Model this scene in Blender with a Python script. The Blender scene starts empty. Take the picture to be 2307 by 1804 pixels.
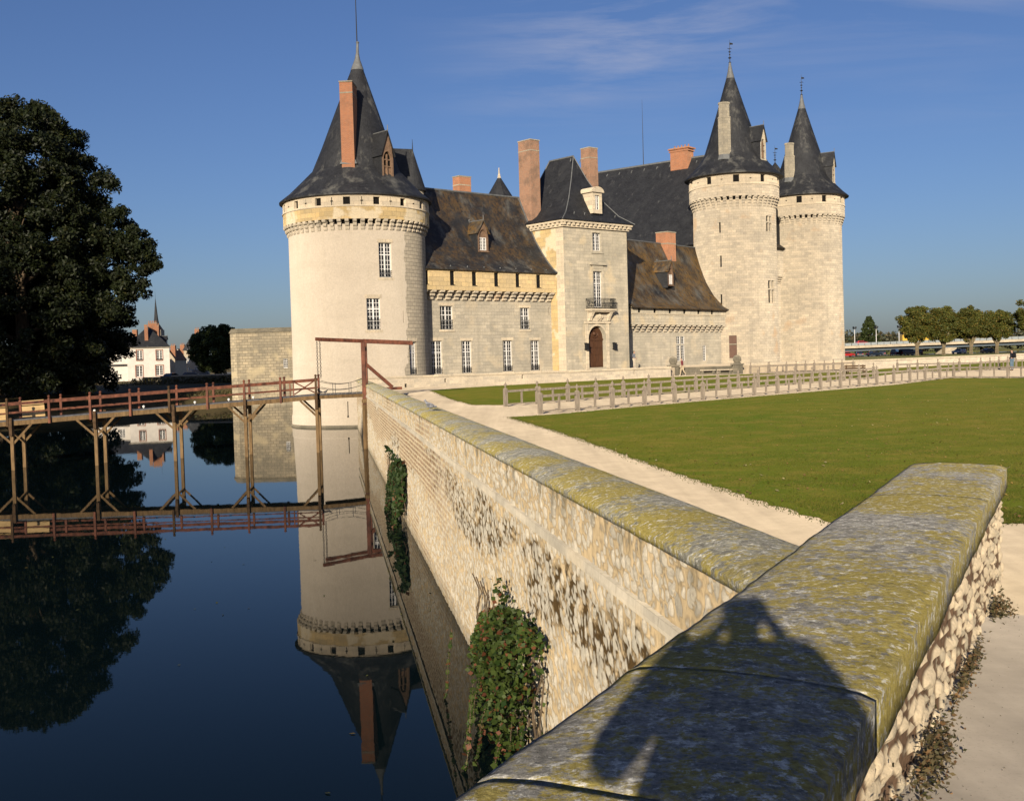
import bpy, bmesh, math, random
import numpy as np
from mathutils import Vector, Matrix, noise as mnoise
R = math.radians
random.seed(7)
rng = np.random.default_rng(7)
sc = bpy.context.scene
COL = sc.collection
ZW = -2.85            # water level
EYE = 2.3

# ------------------------------------------------------------------ helpers
class MB:
    """collects faces (world coordinates, metres) and builds ONE mesh object"""
    def __init__(self, xf=None):
        self.v = []; self.f = []; self.uv = []; self.m = []; self.xf = xf; self.smooth = set()
    def add(self, pts, uv=None, m=0, raw=False, smooth=False):
        if self.xf and not raw: pts = [self.xf(*p) for p in pts]
        i = len(self.v); self.v += [tuple(p) for p in pts]
        self.f.append(tuple(range(i, i+len(pts)))); self.uv.append(uv); self.m.append(m)
        if smooth: self.smooth.add(len(self.f)-1)
    def box(self, x0, x1, y0, y1, z0, z1, m=0):
        p = [(x0,y0,z0),(x1,y0,z0),(x1,y1,z0),(x0,y1,z0),(x0,y0,z1),(x1,y0,z1),(x1,y1,z1),(x0,y1,z1)]
        for q in ((3,2,1,0),(4,5,6,7),(0,1,5,4),(1,2,6,5),(2,3,7,6),(3,0,4,7)):
            self.add([p[k] for k in q], None, m)
    def beam(self, a, b, w, h, m=0, up=(0,0,1)):
        a, b = Vector(a), Vector(b); d = (b-a).normalized(); u = Vector(up)
        s = d.cross(u)
        if s.length < 1e-4: s = d.cross(Vector((1,0,0)))
        s.normalize(); u = s.cross(d)
        s *= w/2; u *= h/2
        p = [a-s-u, a+s-u, a+s+u, a-s+u, b-s-u, b+s-u, b+s+u, b-s+u]
        for q in ((3,2,1,0),(4,5,6,7),(0,1,5,4),(1,2,6,5),(2,3,7,6),(3,0,4,7)):
            self.add([p[k] for k in q], None, m)
    def tube(self, pts, rad, seg=8, m=0, cap=True):
        """tube along a polyline, rad number or list"""
        pts = [Vector(p) for p in pts]; n = len(pts)
        if not isinstance(rad, (list, tuple)): rad = [rad]*n
        rings = []
        ref = Vector((0.31,0.87,0.12))
        for i, p in enumerate(pts):
            d = (pts[min(i+1,n-1)]-pts[max(i-1,0)]).normalized()
            s = d.cross(ref)
            if s.length < .1: s = d.cross(Vector((0,0,1)))
            s.normalize(); t = d.cross(s)
            rings.append([p+(s*math.cos(2*math.pi*k/seg)+t*math.sin(2*math.pi*k/seg))*rad[i] for k in range(seg)])
        for i in range(n-1):
            for k in range(seg):
                j = (k+1) % seg
                self.add([rings[i][k], rings[i][j], rings[i+1][j], rings[i+1][k]], None, m, smooth=True)
        if cap:
            self.add(rings[0][::-1], None, m); self.add(rings[-1], None, m)
    def lathe(self, prof, cx, cy, seg=48, a0=0., a1=360., m=0, smooth=True, shift=None, cap=False):
        """prof = [(r,z)..]; angle in degrees from +x"""
        n = seg; L = [0.]
        for i in range(1, len(prof)):
            L.append(L[-1]+math.hypot(prof[i][0]-prof[i-1][0], prof[i][1]-prof[i-1][1]))
        rm = max(p[0] for p in prof)
        def P(i, k):
            r, z = prof[i]; a = R(a0+(a1-a0)*k/n); sx, sy = shift(z) if shift else (0,0)
            return (cx+sx+r*math.cos(a), cy+sy+r*math.sin(a), z)
        for i in range(len(prof)-1):
            for k in range(n):
                u0 = R(a0+(a1-a0)*k/n)*rm; u1 = R(a0+(a1-a0)*(k+1)/n)*rm
                q = [P(i,k), P(i,k+1), P(i+1,k+1), P(i+1,k)]; uv = [(u0,L[i]),(u1,L[i]),(u1,L[i+1]),(u0,L[i+1])]
                if prof[i][0] < 1e-5: q.pop(0); uv.pop(0)
                elif prof[i+1][0] < 1e-5: q.pop(2); uv.pop(2)
                self.add(q, uv, m, smooth=smooth)
        if cap: self.add([P(len(prof)-1,k) for k in range(n)], None, m)
    def prism(self, poly, z0, z1, m=0):
        n = len(poly)
        self.add([(x,y,z1) for x,y in poly], None, m)
        self.add([(x,y,z0) for x,y in poly][::-1], None, m)
        for i in range(n):
            j = (i+1) % n
            self.add([(*poly[i],z0),(*poly[j],z0),(*poly[j],z1),(*poly[i],z1)], None, m)
    def extrude(self, prof, p0, p1, side, m=0, up=(0,0,1), cap=True):
        """profile [(a,z)] (a along 'side' vector) swept from p0 to p1"""
        p0, p1, side, up = Vector(p0), Vector(p1), Vector(side), Vector(up)
        A = [p0+side*a+up*z for a, z in prof]; B = [p1+side*a+up*z for a, z in prof]; n = len(prof)
        for i in range(n):
            j = (i+1) % n
            self.add([A[i], A[j], B[j], B[i]], None, m)
        if cap:
            self.add(A[::-1], None, m); self.add(B, None, m)
    def ball(self, c, r, seg=12, m=0, sz=1.0):
        prof = [(r*math.sin(math.pi*i/seg), c[2]-r*sz*math.cos(math.pi*i/seg)) for i in range(seg+1)]
        prof[0] = (0., c[2]-r*sz); prof[-1] = (0., c[2]+r*sz)
        self.lathe(prof, c[0], c[1], seg*2, m=m)
    def panel(self, fmap, u0, u1, v0, v1, holes=(), depth=.3, du=1e9, dv=1e9, m=0, rm=None, us=1.0, vfun=None):
        """wall sheet with real openings; fmap(u,v,d) -> point; us scales u to metres"""
        rm = m if rm is None else rm
        cu = {u0, u1}; cv = {v0, v1}
        for a,b,c,d in holes: cu |= {a,b}; cv |= {c,d}
        def fill(s, step):
            s = sorted(s); o = []
            for a, b in zip(s, s[1:]):
                n = max(1, math.ceil((b-a)/step-1e-6)); o += [a+(b-a)*i/n for i in range(n)]
            return o+[s[-1]]
        U, V = fill(cu, du), fill(cv, dv)
        for a, b in zip(U, U[1:]):
            for c, d in zip(V, V[1:]):
                x, y = (a+b)/2, (c+d)/2
                if any(h[0] < x < h[1] and h[2] < y < h[3] for h in holes): continue
                self.add([fmap(a,c,0), fmap(b,c,0), fmap(b,d,0), fmap(a,d,0)], [(a*us,c),(b*us,c),(b*us,d),(a*us,d)], m, raw=True)
        for h in holes:
            uu = [u for u in U if h[0]-1e-9 <= u <= h[1]+1e-9]
            for a, b in zip(uu, uu[1:]):
                for v in (h[2], h[3]):
                    self.add([fmap(a,v,0), fmap(b,v,0), fmap(b,v,depth), fmap(a,v,depth)], [(a*us,v),(b*us,v),(b*us,v+depth),(a*us,v+depth)], rm, raw=True)
            for u in (h[0], h[1]):
                self.add([fmap(u,h[2],0), fmap(u,h[3],0), fmap(u,h[3],depth), fmap(u,h[2],depth)], [(u*us,h[2]),(u*us,h[3]),(u*us+depth,h[3]),(u*us+depth,h[2])], rm, raw=True)
    def build(self, name, mats, parent=None, merge=False):
        if not isinstance(mats, (list, tuple)): mats = [mats]
        inv = parent.matrix_basis.inverted() if parent is not None and parent.parent is None else None
        if parent is not None and parent.parent is not None:
            inv = (parent.parent.matrix_basis @ parent.matrix_basis).inverted()
        vs = [inv @ Vector(v) for v in self.v] if inv is not None else self.v
        me = bpy.data.meshes.new(name); me.from_pydata([tuple(v) for v in vs], [], self.f)
        for mt in mats: me.materials.append(mt)
        me.polygons.foreach_set('material_index', self.m)
        if self.smooth: me.polygons.foreach_set('use_smooth', [i in self.smooth for i in range(len(self.f))])
        uvl = me.uv_layers.new(name='UVMap'); co = []
        for f, uv in zip(self.f, self.uv):
            if uv is None:
                P = [self.v[i] for i in f]; nx = ny = nz = 0.
                for i in range(len(P)):
                    a, b = P[i], P[(i+1) % len(P)]
                    nx += (a[1]-b[1])*(a[2]+b[2]); ny += (a[2]-b[2])*(a[0]+b[0]); nz += (a[0]-b[0])*(a[1]+b[1])
                l = math.sqrt(nx*nx+ny*ny+nz*nz) or 1.; nx /= l; ny /= l; nz /= l
                if abs(nz) > .93: uv = [(p[0],p[1]) for p in P]
                else:
                    h = math.hypot(nx,ny); tx, ty = -ny/h, nx/h
                    # up vector along the face
                    ux, uy, uz = -nx*nz/h, -ny*nz/h, h
                    uv = [(p[0]*tx+p[1]*ty, p[0]*ux+p[1]*uy+p[2]*uz) for p in P]
            co += [c for q in uv for c in q]
        uvl.data.foreach_set('uv', co)
        if merge:
            bm = bmesh.new(); bm.from_mesh(me); bmesh.ops.remove_doubles(bm, verts=bm.verts, dist=1e-4); bm.to_mesh(me); bm.free()
        me.update()
        o = bpy.data.objects.new(name, me); COL.objects.link(o)
        if parent is not None: o.parent = parent
        return o

def tag(o, label=None, cat=None, group=None, kind=None):
    if label: o['label'] = label
    if cat: o['category'] = cat
    if group: o['group'] = group
    if kind: o['kind'] = kind
    return o
def thing(name, label, cat, loc=(0,0,0), rz=0., group=None):
    o = bpy.data.objects.new(name, None); COL.objects.link(o); o.empty_display_size = .3
    o.location = loc; o.rotation_euler = (0,0,rz)
    o.matrix_basis = Matrix.Translation(loc) @ Matrix.Rotation(rz, 4, 'Z')
    return tag(o, label, cat, group)
def struct(name, mb, mat): return tag(mb.build(name, mat), kind='structure')
def copy_tree(o, parent=None):
    c = o.copy(); COL.objects.link(c)
    if parent is not None: c.parent = parent
    for ch in list(o.children): copy_tree(ch, c)
    return c
def frame(o, az):
    """local frame (t along the front, q inwards, z) -> world; az = compass bearing of the front"""
    dx, dy = math.sin(R(az)), math.cos(R(az))
    return lambda t, q, z: (o[0]+t*dx-q*dy, o[1]+t*dy+q*dx, z)
def mesh_np(name, verts, faces, mat, parent=None, uv=None, attrs=None, smooth=False):
    me = bpy.data.meshes.new(name)
    nv, nf, k = len(verts), len(faces), faces.shape[1]
    me.vertices.add(nv); me.vertices.foreach_set('co', np.asarray(verts, np.float32).ravel())
    me.loops.add(nf*k); me.loops.foreach_set('vertex_index', faces.astype(np.int32).ravel())
    me.polygons.add(nf); me.polygons.foreach_set('loop_start', np.arange(0, nf*k, k, dtype=np.int32))
    try: me.polygons.foreach_set('loop_total', np.full(nf, k, np.int32))
    except Exception: pass
    if smooth: me.polygons.foreach_set('use_smooth', np.ones(nf, bool))
    for mt in (mat if isinstance(mat, (list,tuple)) else [mat]): me.materials.append(mt)
    if uv is not None:
        l = me.uv_layers.new(name='UVMap'); l.data.foreach_set('uv', np.asarray(uv, np.float32)[faces.ravel()].ravel())
    for an, av in (attrs or {}).items():
        a = me.attributes.new(an, 'FLOAT', 'POINT'); a.data.foreach_set('value', np.asarray(av, np.float32))
    me.update(calc_edges=True); me.validate()
    o = bpy.data.objects.new(name, me); COL.objects.link(o)
    if parent is not None: o.parent = parent
    return o

# ------------------------------------------------------------------ materials
class NT:
    def __init__(s, name):
        s.mat = bpy.data.materials.new(name); s.mat.use_nodes = True
        s.t = s.mat.node_tree; s.p = s.t.nodes['Principled BSDF']; s.out = s.t.nodes['Material Output']
        s._tc = None
    def n(s, typ, **kw):
        nd = s.t.nodes.new(typ)
        for k, v in kw.items():
            if hasattr(nd, k): setattr(nd, k, v)
        return nd
    def L(s, a, b): s.t.links.new(a, b)
    def put(s, sock, v):
        if hasattr(v, 'is_output'): s.L(v, sock)
        elif isinstance(v, (tuple, list)) and len(v) == 3 and sock.type == 'RGBA': sock.default_value = (*v, 1)
        else: sock.default_value = v
    @property
    def tc(s):
        if not s._tc: s._tc = s.n('ShaderNodeTexCoord')
        return s._tc
    def uv(s): return s.tc.outputs['UV']
    def ob(s): return s.tc.outputs['Object']
    def map(s, vec, scale=(1,1,1), loc=(0,0,0), rot=(0,0,0)):
        m = s.n('ShaderNodeMapping'); s.L(vec, m.inputs['Vector'])
        m.inputs['Scale'].default_value = scale; m.inputs['Location'].default_value = loc; m.inputs['Rotation'].default_value = rot
        return m.outputs['Vector']
    def noise(s, vec, scale, detail=4., rough=.55, dist=0.):
        m = s.n('ShaderNodeTexNoise'); s.L(vec, m.inputs['Vector'])
        m.inputs['Scale'].default_value = scale; m.inputs['Detail'].default_value = detail
        m.inputs['Roughness'].default_value = rough; m.inputs['Distortion'].default_value = dist
        return m.outputs['Fac']
    def vor(s, vec, scale, feature='F1', out='Distance'):
        m = s.n('ShaderNodeTexVoronoi'); m.feature = feature; s.L(vec, m.inputs['Vector']); m.inputs['Scale'].default_value = scale
        return m.outputs[out]
    def ramp(s, fac, stops, interp='LINEAR'):
        m = s.n('ShaderNodeValToRGB'); s.L(fac, m.inputs['Fac']); cr = m.color_ramp; cr.interpolation = interp
        while len(cr.elements) < len(stops): cr.elements.new(.5)
        for e, (p, c) in zip(cr.elements, stops):
            e.position = p; e.color = (c, c, c, 1) if not isinstance(c, (tuple,list)) else (*c, 1)
        return m.outputs['Color']
    def mix(s, fac, a, b, mode='MIX'):
        m = s.n('ShaderNodeMix'); m.data_type = 'RGBA'; m.blend_type = mode
        s.put(m.inputs[0], fac); s.put(m.inputs[6], a); s.put(m.inputs[7], b)
        return m.outputs[2]
    def math(s, op, a, b=0., c=0.):
        m = s.n('ShaderNodeMath'); m.operation = op; s.put(m.inputs[0], a); s.put(m.inputs[1], b); s.put(m.inputs[2], c)
        return m.outputs[0]
    def attr(s, name):
        m = s.n('ShaderNodeAttribute'); m.attribute_name = name; return m.outputs['Fac']
    def island(s): return s.n('ShaderNodeNewGeometry').outputs['Random Per Island']
    def objrand(s): return s.n('ShaderNodeObjectInfo').outputs['Random']
    def sep(s, vec):
        m = s.n('ShaderNodeSeparateXYZ'); s.L(vec, m.inputs[0]); return m.outputs
    def bump(s, h, strength=.5, dist=.05):
        m = s.n('ShaderNodeBump'); s.put(m.inputs['Height'], h); m.inputs['Strength'].default_value = strength; m.inputs['Distance'].default_value = dist
        s.L(m.outputs['Normal'], s.p.inputs['Normal'])
    def done(s, color, rough=.85, spec=.25, metal=0.):
        s.put(s.p.inputs['Base Color'], color); s.put(s.p.inputs['Roughness'], rough)
        s.p.inputs['Diffuse Roughness'].default_value = 1. if rough > .83 else 0.; s.p.inputs['Specular IOR Level'].default_value = spec; s.p.inputs['Metallic'].default_value = metal
        return s.mat
    def brick(s, vec, bw, bh, c1, c2, cm, ms=.012, off=.5, bias=0.):
        b = s.n('ShaderNodeTexBrick'); s.L(vec, b.inputs['Vector']); b.offset = off
        s.put(b.inputs['Color1'], c1); s.put(b.inputs['Color2'], c2); s.put(b.inputs['Mortar'], cm)
        b.inputs['Scale'].default_value = 1.; b.inputs['Mortar Size'].default_value = ms; b.inputs['Mortar Smooth'].default_value = .2
        b.inputs['Bias'].default_value = bias; b.inputs['Brick Width'].default_value = bw; b.inputs['Row Height'].default_value = bh
        return b.outputs['Color'], b.outputs['Fac']

def limestone(name, c1, c2, cm, bw=.55, bh=.3, stain=(.2,.185,.155), amt=.6, patch=.3, warm=None, ms=.014, warm_at=(.56,.66)):
    s = NT(name); uv = s.uv(); ob = s.ob()
    col, fac = s.brick(uv, bw, bh, c1, c2, cm, ms)
    # second, larger-block variation so the courses do not repeat evenly
    col2, f2 = s.brick(s.map(uv, loc=(3.3,.0,0)), bw*1.63, bh, (.86,.86,.86), (1.12,1.10,1.06), (1,1,1), 0.)
    col = s.mix(1., col, col2, 'MULTIPLY')
    n1 = s.noise(ob, patch, 5, .6)
    col = s.mix(s.math('MULTIPLY', s.ramp(n1, [(.42,0.),(.68,1.)]), amt), col, stain)
    streak = s.noise(s.map(ob, (1.3,1.3,.16)), 1.2, 4, .6)
    col = s.mix(s.math('MULTIPLY', s.ramp(streak, [(.5,0.),(.75,1.)]), amt*.7), col, tuple(c*.75 for c in stain))
    if warm:
        n3 = s.noise(s.map(ob, loc=(9,4,2)), patch*1.7, 3, .5)
        col = s.mix(s.ramp(n3, [(warm_at[0],0.),(warm_at[1],.75)]), col, warm)
    fine = s.noise(ob, 9., 5, .65)
    col = s.mix(1., col, s.ramp(fine, [(.25,.82),(.75,1.14)]), 'MULTIPLY')
    h = s.math('ADD', s.math('MULTIPLY', s.math('SUBTRACT', 1., fac), .8), s.math('MULTIPLY', fine, .5))
    s.bump(h, .55, .035)
    return s.done(col, .9, .2)

def slate(name, lichen=None, grey=None, base=(.022,.023,.026)):
    s = NT(name); uv = s.uv(); ob = s.ob()
    c, f = s.brick(uv, .24, .13, tuple(b*.8 for b in base), tuple(b*1.35 for b in base), tuple(b*.4 for b in base), .008)
    n = s.noise(ob, .8, 5, .65)
    col = s.mix(s.ramp(n, [(.45,0.),(.75,.55)]), c, (.05,.052,.055))
    st = s.noise(s.map(ob, (1.6,1.6,.22)), 1., 5, .65)
    col = s.mix(s.ramp(st, [(.60,0.),(.74,.5)]), col, (.13,.13,.125))
    if grey:
        g = s.noise(s.map(ob, (1.2,1.2,.6), loc=(5,2,1)), .55, 6, .7)
        col = s.mix(s.ramp(g, [(.56-.06*grey,0.),(.70,.55+.25*grey)]), col, (.20,.195,.17))
    if lichen:
        a = s.noise(s.map(ob, loc=(1,7,3)), .45, 3, .5); b = s.noise(s.map(ob, (1.5,1.5,.8)), 2.4, 6, .75)
        m = s.math('MULTIPLY', s.ramp(a, [(.42-.14*lichen,0.),(.60-.04*lichen,1.)]), s.math('MULTIPLY', s.ramp(b, [(.40-.04*lichen,0.),(.60,1.)]), min(1., .5+.5*lichen)))
        col = s.mix(m, col, s.mix(s.noise(ob, 1.6, 3), (.235,.115,.026), (.12,.09,.035)))
    s.bump(s.math('ADD', s.math('SUBTRACT', 1., f), s.noise(ob, 14, 3)), .5, .02)
    return s.done(col, .62, .35)

def plain(name, col, rough=.7, var=.15, scale=3., spec=.3, metal=0., bump=.15, stretch=None):
    s = NT(name); v = s.ob()
    if stretch: v = s.map(v, stretch)
    n = s.noise(v, scale, 5, .6)
    c = s.mix(1., col, s.ramp(n, [(.25,1-var*1.6),(.75,1+var)]), 'MULTIPLY')
    if bump: s.bump(n, bump, .02)
    return s.done(c, rough, spec, metal)
def brickm(name, c1, c2, cm=(.30,.27,.22), soot=.3):
    s = NT(name); uv = s.uv()
    c, f = s.brick(uv, .22, .075, c1, c2, cm, .01)
    n = s.noise(s.ob(), .9, 5, .65)
    c = s.mix(s.ramp(n, [(.48,0.),(.8,soot*2)]), c, (.12,.09,.07))
    s.bump(s.math('SUBTRACT', 1., f), .4, .01)
    return s.done(c, .9, .15)
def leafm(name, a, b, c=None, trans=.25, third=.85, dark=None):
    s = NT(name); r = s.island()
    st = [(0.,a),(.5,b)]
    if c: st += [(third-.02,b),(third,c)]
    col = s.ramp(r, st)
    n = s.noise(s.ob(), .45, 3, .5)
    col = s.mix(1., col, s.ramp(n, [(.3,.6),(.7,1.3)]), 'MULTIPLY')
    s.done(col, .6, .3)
    if trans:
        tr = s.n('ShaderNodeBsdfTranslucent'); s.put(tr.inputs['Color'], s.mix(1., col, (1.25,1.2,.5), 'MULTIPLY'))
        mx = s.n('ShaderNodeMixShader'); mx.inputs[0].default_value = trans
        s.L(s.p.outputs[0], mx.inputs[1]); s.L(tr.outputs[0], mx.inputs[2]); s.L(mx.outputs[0], s.out.inputs['Surface'])
    return s.mat

M = {}
M['lime'] = limestone('cream limestone blocks', (.56,.49,.385), (.485,.425,.335), (.37,.325,.25), .52, .29, amt=.34, patch=.22, warm=(.46,.33,.21), warm_at=(.62,.72))
M['lime_grey'] = limestone('greyed limestone wall', (.465,.42,.34), (.42,.38,.305), (.37,.335,.27), .6, .3, (.26,.24,.195), .6, .3, (.48,.41,.30), ms=.010)
M['lime_gate'] = limestone('weathered gatehouse stone', (.475,.425,.335), (.435,.39,.31), (.39,.35,.275), .6, .3, (.27,.25,.20), .7, .3, (.52,.43,.29), ms=.010)
M['ochre'] = limestone('yellow ochre stone', (.54,.40,.19), (.49,.38,.21), (.36,.28,.16), .8, .38, (.30,.25,.16), .3, .35, (.60,.53,.40), warm_at=(.52,.58))
M['ochre_wing'] = limestone('yellow parapet stone', (.60,.46,.245), (.55,.43,.25), (.42,.33,.20), .8, .38, (.36,.30,.19), .35, .35)
M['white_stone'] = limestone('pale dressed stone', (.58,.50,.38), (.53,.46,.35), (.40,.34,.26), .8, .4, (.36,.32,.25), .3, .4)
M['white_wall'] = limestone('white limewashed rubble', (.56,.49,.38), (.51,.45,.36), (.52,.46,.37), .4, .22, (.42,.36,.28), .5, .5)
M['bastion'] = limestone('bastion stone', (.50,.43,.31), (.36,.315,.235), (.20,.17,.12), .75, .36, (.24,.215,.165), .6, .25, (.52,.44,.29), ms=.03)
M['oldstone'] = limestone('old grey parapet stone', (.25,.22,.165), (.2,.18,.14), (.15,.135,.1), .5, .28, (.13,.12,.09), .8, .6)

# first tower: smooth render on the left, bare blocks on the right and round the top and foot
def tower_mat():
    s = NT('tower render and stone'); uv = s.uv(); ob = s.ob()
    x, y, z = s.sep(uv)
    bc, bf = s.brick(uv, .56, .3, (.43,.375,.29), (.34,.30,.235), (.22,.195,.155), .018)
    st = s.noise(ob, .3, 5, .6)
    bc = s.mix(s.ramp(st, [(.42,0.),(.7,.65)]), bc, (.27,.245,.195))
    pl = s.mix(s.ramp(s.noise(ob, .35, 6, .62), [(.32,0.),(.7,1.)]), (.60,.53,.435), (.52,.455,.37))
    hs = s.noise(s.map(ob, (.12,.12,1.1)), 1.1, 4, .6)
    pl = s.mix(s.ramp(hs, [(.52,0.),(.72,.38)]), pl, (.42,.37,.29))
    vs = s.noise(s.map(ob, (1.2,1.2,.1)), .9, 4, .6)
    pl = s.mix(s.ramp(vs, [(.52,0.),(.75,.32)]), pl, (.46,.39,.29))
    wob = s.math('MULTIPLY', s.math('SUBTRACT', s.noise(ob, .45, 4, .6), .5), 2.2)
    ex = s.math('ADD', x, wob)                       # arc metres
    low = s.math('LESS_THAN', z, 4.6)
    lim = s.math('ADD', -6.75, s.math('MULTIPLY', low, 2.6))
    m = s.math('MULTIPLY', s.math('LESS_THAN', ex, lim), s.math('LESS_THAN', s.math('ADD', z, s.math('MULTIPLY', wob, .18)), 12.25))
    m = s.math('MULTIPLY', m, s.math('GREATER_THAN', s.math('ADD', z, s.math('MULTIPLY', wob, .12)), -1.9))
    seam = s.n('ShaderNodeMapRange'); s.L(s.math('ABSOLUTE', s.math('SUBTRACT', s.math('ADD', z, s.math('MULTIPLY', wob, .1)), 4.55)), seam.inputs[0]); seam.inputs[1].default_value = .22; seam.inputs[2].default_value = .03; seam.inputs[3].default_value = 0.; seam.inputs[4].default_value = .35
    pl = s.mix(seam.outputs[0], pl, (.36,.315,.25)); pl = s.mix(s.math('MULTIPLY', s.math('LESS_THAN', s.math('ADD', z, s.math('MULTIPLY', wob, .1)), 4.5), .35), pl, (.46,.405,.325))
    pl = s.mix(s.math('MULTIPLY', s.ramp(s.noise(s.map(ob, loc=(3,3,3)), 2.6, 6, .7), [(.5,0.),(.72,1.)]), .3), pl, (.42,.365,.28))
    col = s.mix(m, bc, pl)
    damp = s.ramp(s.math('ADD', z, s.math('MULTIPLY', wob, .3)), [(0.,1.),(1.,0.)])
    dm = s.n('ShaderNodeMapRange'); s.L(z, dm.inputs[0]); dm.inputs[1].default_value = -2.85; dm.inputs[2].default_value = -2.45; dm.inputs[3].default_value = .8; dm.inputs[4].default_value = 0.
    col = s.mix(dm.outputs[0], col, (.13,.12,.075))
    fine = s.noise(ob, 8, 5, .6)
    col = s.mix(1., col, s.ramp(fine, [(.25,.88),(.75,1.1)]), 'MULTIPLY')
    h = s.math('ADD', s.math('MULTIPLY', s.math('MULTIPLY', s.math('SUBTRACT', 1., bf), s.math('SUBTRACT', 1., m)), .8), s.math('MULTIPLY', fine, .4))
    s.bump(h, .5, .035)
    return s.done(col, .92, .15)
M['tower1'] = tower_mat()
M['slate'] = slate('dark slate')
M['slate_cone'] = slate('tower slate with pale streaks', grey=.35)
M['slate_lichen'] = slate('slate with orange lichen', lichen=.02, grey=.55)
M['slate_moss'] = slate('slate thick with lichen', lichen=1.0, grey=1.6)
M['lead'] = plain('grey lead', (.15,.155,.155), .55, .2, 4)
M['brick'] = brickm('orange brick', (.46,.17,.065), (.38,.13,.05))
M['brick_dull'] = brickm('weathered brick', (.33,.155,.085), (.25,.12,.07), soot=.5)
M['stone_chim'] = limestone('chimney stone', (.40,.36,.28), (.33,.30,.24), (.26,.235,.19), .5, .3, amt=.5)
M['iron'] = plain('black iron', (.018,.019,.02), .5, .2, 6, .4)
M['paint'] = plain('white window paint', (.78,.76,.72), .5, .06, 4, .4)
M['oak'] = plain('brown oak door', (.10,.045,.022), .6, .3, 7, .35, stretch=(2,2,.2))
M['redwood'] = plain('red brown painted timber', (.15,.052,.028), .7, .55, 4, .3, stretch=(1,1,.4))
M['timber'] = plain('raw pale timber', (.18,.115,.055), .8, .35, 5, .2, stretch=(1.5,1.5,.3))
M['timber_dark'] = plain('damp dark timber', (.085,.05,.025), .8, .4, 5, .2)
M['deck'] = plain('grey deck boards', (.115,.115,.12), .8, .3, 6, .2)
M['plank'] = plain('new pale planks', (.55,.38,.18), .75, .2, 3, .2, stretch=(.4,.4,2))
M['fence'] = plain('silvery weathered oak', (.27,.225,.175), .85, .3, 5, .15, stretch=(3,3,.4), bump=.3)
M['shutter'] = plain('brown shutter', (.11,.055,.035), .6)
M['painted_dark'] = plain('painted interior shade', (.012,.011,.01), .9, .1, 1, .1)  # near black colour stands in for the shade inside openings
M['wood_dormer'] = plain('dormer oak', (.22,.14,.09), .75, .25, 5)
M['bark'] = plain('tree bark', (.12,.09,.06), .95, .4, 3, .1, bump=.6, stretch=(2,2,.4))
M['bark_pale'] = plain('pale mottled bark', (.2,.16,.1), .95, .4, 2, .1, bump=.6)
def glassm():
    s = NT('window glass'); n = s.noise(s.ob(), 2.2, 2, .5)
    return s.done(s.mix(n, (.012,.013,.015), (.03,.028,.026)), .12, .6)
M['glass'] = glassm()
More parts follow.
